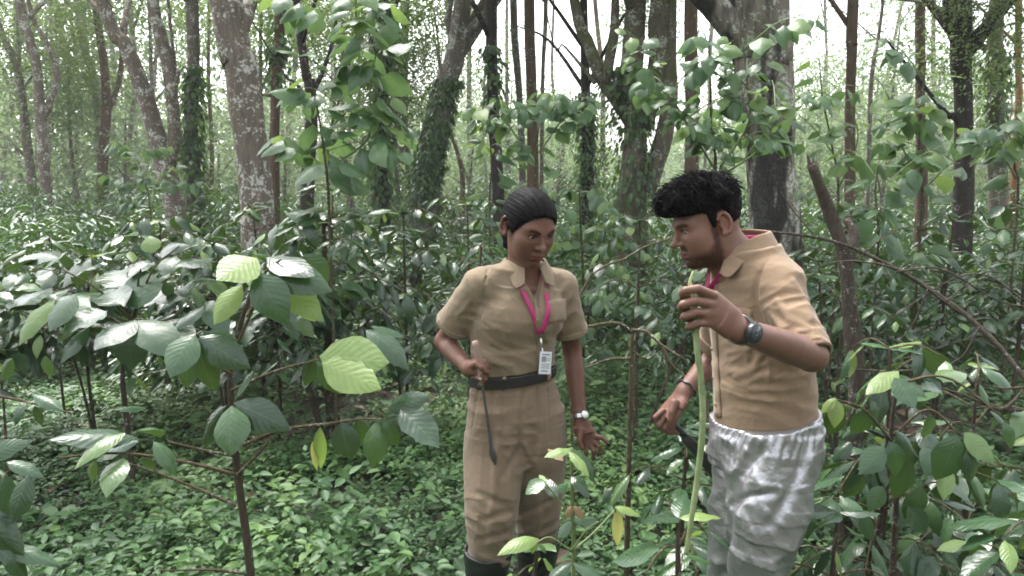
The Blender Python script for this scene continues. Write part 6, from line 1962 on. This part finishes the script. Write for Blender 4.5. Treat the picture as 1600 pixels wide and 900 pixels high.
    for pp in ([(1196, 408), (1184, 440), (1182, 480), (1196, 515)],):
        so.append(groove(so, pp, .002, .002, bs, 0.009))
    for pp in ([(1196, 520), (1170, 545), (1140, 552)], [(1200, 535), (1180, 575), (1150, 590)], [(1215, 470), (1235, 500), (1262, 512)], [(1205, 490), (1228, 520), (1255, 532)], [(1130, 600), (1165, 612), (1210, 606)], [(1240, 440), (1258, 470), (1268, 500)]):
        S_ = surf_many(so, pp)
        so.append(('u', chain(list(S_ + bs * -0.003), [.002, .0065, .002]), 0.014))
    hem = at(1195, 648, 2.06)
    hn = norm(np.array([0.12, 0, -1.0])).astype(np.float32)
    hn = norm(np.array([-0.16, 0.0, 1.0])).astype(np.float32)
    so.append(('s', lambda P: _dot(P - hem.astype(np.float32), hn), 0.004))
    so.append(('s', cone(nb + [0, 0, -.03], nb + bf * .05 + [0, 0, .12], 0.064, 0.074), 0.006))
    vb = nb + bf * 0.135 + [0, 0, -0.095]
    so.append(('s', loft([vb, nb + bf * 0.10 + [0, 0, 0.01]], [.05, .06], [.004, .05], bf), 0.006))
    for pp in ([(1182, 430), (1178, 470), (1186, 510), (1204, 530)],):
        so.append(groove(so, pp, .003, .004, bs, 0.02))
    lo2 = np.minimum(np.minimum(eL, eR), tp[0]) - [.2, .14, .06]; hi2 = np.maximum(np.maximum(sL, sR), np.maximum(eL, eR)) + [.14, .14, .14]
    shirt = link('shirt', sdf_mesh('shirt', so, lo2, hi2, 0.0036), M_KHAKI_M, root)
    # rolled sleeve bands
    for end_, ax_, r_ in ((endL, ax, .051), (endR, axR, .060)):
        ring = lambda P, end_=end_, ax_=ax_, r_=r_: np.maximum(np.abs(cone(end_ - ax_ * .1, end_ + ax_ * .1, r_, r_ - .004)(P)) - 0.005, np.abs(_dot(P - (end_ - ax_ * 0.018).astype(np.float32), ax_.astype(np.float32))) - 0.022)
        link('rolled_cuff', sdf_mesh('rolled_cuff', [('u', ring, 0), ('d', wrinkle([(40, 30, 60), (60, 10, 30)], 0.0018, 4), 0)], end_ - .11, end_ + .11, 0.0030), M_KHAKI_M, shirt)
    Rb = np.stack([bs, bf, [0, 0, 1]], 1)
    Rb = np.stack([np.cross(bf, [0, 0, 1]), bf, [0, 0, 1]], 1)

    def collar(L):
        r = np.sqrt(L[:, 0] ** 2 + L[:, 1] ** 2)
        th = np.arctan2(L[:, 0], L[:, 1]); at_ = np.abs(th)
        zt = 0.050 - 0.062 * np.exp(-(th / 1.05) ** 2)
        zl = zt - 0.046 - 0.026 * np.exp(-((at_ - 0.66) / 0.24) ** 2)
        Rz = 0.071 + np.clip(zt - L[:, 2], 0, 1) * 0.58 + 0.008 * np.exp(-(th / 0.7) ** 2)
        d = np.abs(r - Rz) * 0.8 - 0.0034
        d = np.maximum(d, (L[:, 2] - zt) * 0.8)
        d = np.maximum(d, (zl - L[:, 2]) * 0.8)
        return np.maximum(d, (0.40 - at_) * r * 0.9)
    cc = nb + np.array([0.0, 0, 0.012])
    link('collar', sdf_mesh('collar', [('u', frame(collar, cc, Rb), 0)], cc - [.16, .16, .13], cc + [.16, .16, .1], 0.0027), M_KHAKI_M, shirt)
    patch('pocket', so, [(1140, 478), (1176, 484), (1172, 530), (1140, 524)], M_KHAKI_M, shirt, lift=0.0035)
    patch('placket', so, [(1108, 452), (1117, 452), (1128, 652), (1118, 652)], M_KHAKI_M, shirt, nu=4, nv=24, lift=0.003)
    for px, py in ((1113, 500), (1113, 545), (1116, 590), (1120, 632)):
        c = surf(so, px, py)
        mb = MB(); mb.tube([c + bf * 0.0, c + (bf + bs * .4) * 0.005], [0.0056, 0.005], 10)
        link('button', mb.mesh('button'), M_BUTTON, shirt)
    # pen clip on the pocket edge
    c = surf(so, 1139, 478)
    mb = MB(); mb.tube([c + bf * .004 + [0, 0, .012], c + bf * .005 + [0, 0, -.012]], [.0045, .004], 8)
    pn = link('pen', mb.mesh('pen'), M_BLACKP); tag(pn, 'black pen cap clipped to the chest pocket of the man', 'pen')
    # --- silver trousers
    m, nt, n, l, ps = mat_new('silver_rain_cloth')
    geo = n.new('ShaderNodeNewGeometry'); pos = geo.outputs['Position']
    v1 = n.new('ShaderNodeTexVoronoi'); v1.feature = 'DISTANCE_TO_EDGE'; v1.inputs['Scale'].default_value = 8
    dis = noise(n, l, pos, 9, 4, 0.6)
    mp = n.new('ShaderNodeVectorMath'); mp.operation = 'MULTIPLY_ADD'
    l.new(dis.outputs['Color'], mp.inputs[0]); mp.inputs[1].default_value = (0.13, 0.13, 0.13); l.new(pos, mp.inputs[2])
    l.new(mp.outputs[0], v1.inputs['Vector'])
    nz = noise(n, l, pos, 9, 4, 0.5, 1.5); nz2 = noise(n, l, pos, 70, 4, 0.6, 0.5)
    hgt = math_n(n, l, 'ADD', math_n(n, l, 'ADD', math_n(n, l, 'MULTIPLY', v1.outputs['Distance'], 0.9), math_n(n, l, 'MULTIPLY', nz.outputs[0], 1.3)), math_n(n, l, 'MULTIPLY', nz2.outputs[0], 0.16))
    cr = mixc(n, l, nz.outputs[0], (0.30, 0.298, 0.315), (0.42, 0.417, 0.435))
    l.new(cr, ps.inputs['Base Color'])
    ps.inputs['Metallic'].default_value = 0.72
    ps.inputs['Roughness'].default_value = 0.35
    bump(n, l, hgt, 0.32, 0.018, ps.inputs['Normal'])
    wt = at(1196, 648, 2.06)
    to = [('u', loft([wt + hn * .0, wt + [0.004, 0, -.04], wt + [0.0, 0, -.11], wt + [-.006, 0, -.16]], [.131, .146, .148, .126], [.145, .160, .162, .138], bf, 2), 0)]
    cuL, cuR = anL + [0, 0, .13], anR + [0, 0, .13]
    to.append(('u', loft([hipL + [0, 0, .08], at(1201, 790, 1.955), knL, cuL + [0, 0, .12], cuL], [.098, .114, .080, .085, .08], [.080, .106, .082, .085, .08], bf, 3), 0.035))
    to.append(('u', loft([hipR + [0, 0, .08], at(1162, 790, 2.17), knR, cuR + [0, 0, .12], cuR], [.090, .100, .080, .085, .08], [.080, .100, .082, .085, .08], bf, 3), 0.035))
    to.append(('d', wrinkle([(30, 8, 14), (34, -10, 8), (26, 8, -14), (44, 20, 22)], 0.0040, 33), 0))
    to.append(('d', masked(wrinkle([(44, 10, 34), (60, 10, -20)], 0.006, 35), at(1140, 740, 1.9), 0.10), 0))
    # gathers under the waistband
    ang = lambda P: np.arctan2((P[:, 1] - wt[1]), (P[:, 0] - wt[0]))
    to.append(('d', lambda P: -0.0026 * np.sin(ang(P) * 44 + 3 * np.sin(P[:, 2] * 30)) * np.exp(-((P[:, 2] - wt[2] + 0.02) / 0.055) ** 2), 0))
    to.append(groove(to, [(1196, 700), (1176, 720), (1152, 748), (1140, 790), (1136, 840), (1132, 900)], .004, .010, bf * .5 + bs * .5, 0.03))
    to.append(groove(to, [(1140, 790), (1170, 775), (1210, 770)], .003, .001, bf * .5 + bs * .5, 0.02))
    to.append(groove(to, [(1262, 700), (1240, 760), (1205, 820)], .002, .004, bf * .2 + bs * .8, 0.03))
    to.append(('s', lambda P: -_dot(P - (wt + [0, 0, .004]).astype(np.float32), hn), 0.003))
    lo3 = np.minimum(np.minimum(cuL, cuR), wt) - [.26, .26, .05]; hi3 = np.maximum(np.maximum(wt, hipL), cuR) + [.26, .24, .08]
    tr = link('trousers', sdf_mesh('trousers', to, lo3, hi3, 0.0040), m, root)
    bl = loft([wt + hn * -.06, wt, wt + hn * .06], [.137, .132, .131], [.150, .147, .146], bf)
    wb = [('u', lambda P: np.maximum(np.abs(bl(P)) - 0.006, np.abs(_dot(P - (wt - hn * 0.012).astype(np.float32), hn)) - 0.0145), 0.0), ('d', lambda P: -0.0013 * np.sin(ang(P) * 64), 0)]
    link('waistband', sdf_mesh('waistband', wb, wt - [.2, .2, .07], wt + [.2, .2, .07], 0.0032), m, tr)
    # --- boots
    for an in (anL, anR):
        topb = an + np.array([0, 0, 0.24])
        ft = np.array([an[0], an[1], gz + 0.05])
        bo2 = [('u', loft([ft, an * .6 + topb * .4, topb + [0, 0, .02]], [.055, .064, .072], [.052, .060, .068], bf), 0), ('u', ell(ft + bf * .08, (.052, .125, .05), np.stack([np.cross(bf, [0, 0, 1]), bf, [0, 0, 1]], 1)), 0.04),
               ('s', (lambda P: P[:, 2] - gz - 0.003), 0.003)]
        link('boot', sdf_mesh('boot', bo2, [an[0] - .28, an[1] - .22, gz - .03], [an[0] + .14, an[1] + .14, topb[2] + .06], 0.0046), M_RUBBER, root)
    # --- lanyard at the throat
    lan = empty('lanyard', nb)
    tag(lan, 'magenta lanyard showing under the collar of the man', 'lanyard')
    S = surf_many(so, [(1136, 418), (1122, 436), (1106, 456), (1103, 480)])
    S = np.vstack([nb + bf * -.08 + [0, 0, .04], nb + bs * .07 + [0, 0, .03], S + (bf * .5 + bs * .6) * np.array([.004, .012, .014, .012])[:, None]])
    ribbon('strap', S, 0.016, M_LANY, lan, norm(bf * .5 + bs * .8 + np.array([0, 0, .2])), n=30)
    S2 = np.vstack([nb + bf * -.08 + [0, 0, .04], nb - bs * .07 + [0, 0, .03], nb - bs * 0.04 + bf * .07 + [0, 0, -.03], nb - bs * .01 + bf * 0.10 + [0, 0, -.09]])
    ribbon('strap', S2, 0.016, M_LANY, lan, norm(bf), n=24)
    # --- black smart watch
    axw = norm(wL - eL)
    wc = eL + (wL - eL) * 0.97
    w_ = empty('wrist_watch', wc)
    tag(w_, 'black round smart watch on the wrist of the man', 'watch')
    nrm = norm(np.array([0.05, -1.0, 0.15]) - axw * (np.array([0.05, -1.0, .15]) @ axw)); sd = np.cross(axw, nrm)
    th = np.linspace(0, 2 * np.pi, 33)
    ringp = np.array([wc + (nrm * math.cos(t) + sd * math.sin(t)) * 0.0300 for t in th])
    G = np.stack([ringp - axw * .011, ringp + axw * .011], 1)
    sheet('strap', G, M_BLACKP, w_, lift=0.003, thick=0.004, outward=np.stack([ringp - wc, ringp - wc], 1))
    mb = MB(); mb.tube([wc + nrm * .026, wc + nrm * .032, wc + nrm * .041, wc + nrm * .043], [.0205, .0225, .0225, .0205], 28)
    cs = link('case', mb.mesh('case'), M_BLACKP, w_)
    mb = MB(); mb.tube([wc + nrm * .0425, wc + nrm * .0445], [.0185, .0182], 28)
    dl = link('dial', mb.mesh('dial'), M_DIALD, w_)
    mb = MB()
    for a_ in (0.6, 2.4):
        d_ = sd * math.cos(a_) + axw * math.sin(a_)
        mb.tube([wc + nrm * .0448, wc + nrm * .0448 + d_ * (.010 if a_ < 1 else .007)], [.0005, .0004], 4)
    link('hand', mb.mesh('hand'), M_STEEL, dl)
    mb = MB(); mb.tube([wc + nrm * .035 + sd * .0215, wc + nrm * .035 + sd * .0255], [.003, .003], 8)
    link('crown', mb.mesh('crown'), M_BLACKP, w_)
    # --- thread bracelet on the far wrist
    axr = norm(wR - eR); rc = eR + (wR - eR) * 0.90
    a1 = norm(np.cross(axr, [0, 0, 1])); a2 = np.cross(axr, a1)
    br = empty('bracelet', rc)
    tag(br, 'black braided thread bracelet on the lowered wrist of the man', 'bracelet')
    mb = MB()
    mb.tube(np.array([rc + (a1 * math.cos(t) + a2 * math.sin(t)) * 0.0315 + axr * 0.002 * math.sin(6 * t) for t in th]), np.full(33, .0035), 6)
    link('band', mb.mesh('band'), M_BLACKP, br)
    mb = MB(); mb.tube([rc + a1 * .03 - a2 * .008, rc + a1 * .042 + [0, 0, -.02]], [.0022, .0015], 5)
    link('loose_end', mb.mesh('loose_end'), M_BLACKP, br)
    # --- the green stalk
    mg, nt, n, l, ps = mat_new('green_stalk')
    geo = n.new('ShaderNodeNewGeometry')
    nz = noise(n, l, geo.outputs['Position'], 28, 4)
    r = ramp(n, [(0.3, (0.14, 0.19, 0.085)), (0.6, (0.22, 0.27, 0.13)), (0.8, (0.34, 0.37, 0.21))])
    l.new(nz.outputs[0], r.inputs[0]); l.new(r.outputs[0], ps.inputs['Base Color']); ps.inputs['Roughness'].default_value = 0.5
    stalk = empty('green_stalk', at(1073, 862, 1.60))
    tag(stalk, 'long green jointed plant stalk hanging from the fist of the man', 'stalk')
    path = spline([at(1083, 452, 1.606), at(1086, 490, 1.604), at(1089, 540, 1.602), at(1096, 600, 1.60), at(1098, 660, 1.60), at(1092, 730, 1.60), at(1082, 800, 1.60), at(1072, 866, 1.60)], 90)
    dl_ = np.concatenate([[0], np.cumsum(np.linalg.norm(np.diff(path, axis=0), axis=1))])
    rad = np.interp(dl_ / dl_[-1], [0, .08, .5, .8, 1], [.0052, .0066, .0066, .0062, .0045]) * (1 + 0.16 * np.exp(-((np.mod(dl_, 0.062) - 0.031) / 0.005) ** 2))
    V, P, uv = tube(path, rad, 12)
    link('stem', mesh_np('stem', V, P, True, uv), mg, stalk)
    mb = MB(); mb.tube(spline([at(1083, 455, 1.606), at(1078, 442, 1.604), at(1083, 424, 1.602)], 8), np.linspace(.0065, .0012, 8), 8)
    link('tip', mb.mesh('tip'), simple_material('pale_stalk_tip', (0.42, 0.44, 0.22), 0.5), stalk)
    # --- knife in the far hand
    kn = empty('machete', at(1090, 700, 2.36))
    tag(kn, 'dark machete held low in the far hand of the man', 'machete')
    hp = [p(1040, 652, -.012), p(1054, 664, -.004), p(1068, 680, .006)]
    mb = MB(); mb.tube(spline(hp, 10), np.full(10, .0115), 10)
    link('handle', mb.mesh('handle'), M_BLACKP, kn)
    mb = MB(); mb.tube(spline([p(1066, 678, .006), p(1084, 698, .02), p(1104, 722, .05), p(1130, 760, .09)], 14), np.interp(np.linspace(0, 1, 14), [0, .15, .8, 1], [.010, .018, .020, .003]), 8, flat=0.14)
    link('blade', mb.mesh('blade'), M_BLADE, kn)
    return root


make_man()
# ------------------------------------------------------------------ damp air under the trees
def haze():
    m = bpy.data.materials.new('damp_air')
    m.use_nodes = True
    n, l = m.node_tree.nodes, m.node_tree.links
    n.clear()
    out = n.new('ShaderNodeOutputMaterial'); v = n.new('ShaderNodeVolumePrincipled')
    v.inputs['Color'].default_value = (0.92, 0.95, 0.96, 1)
    v.inputs['Density'].default_value = HAZE
    l.new(v.outputs[0], out.inputs['Volume'])
    mb = MB(); mb.box((0, 22, 7.2), 75, 52, 8.9)
    o = link('haze', mb.mesh('haze', False), m)
    tag(o, 'pale damp air between the trees', 'haze', kind='stuff')


HAZE = 0.0016
haze()
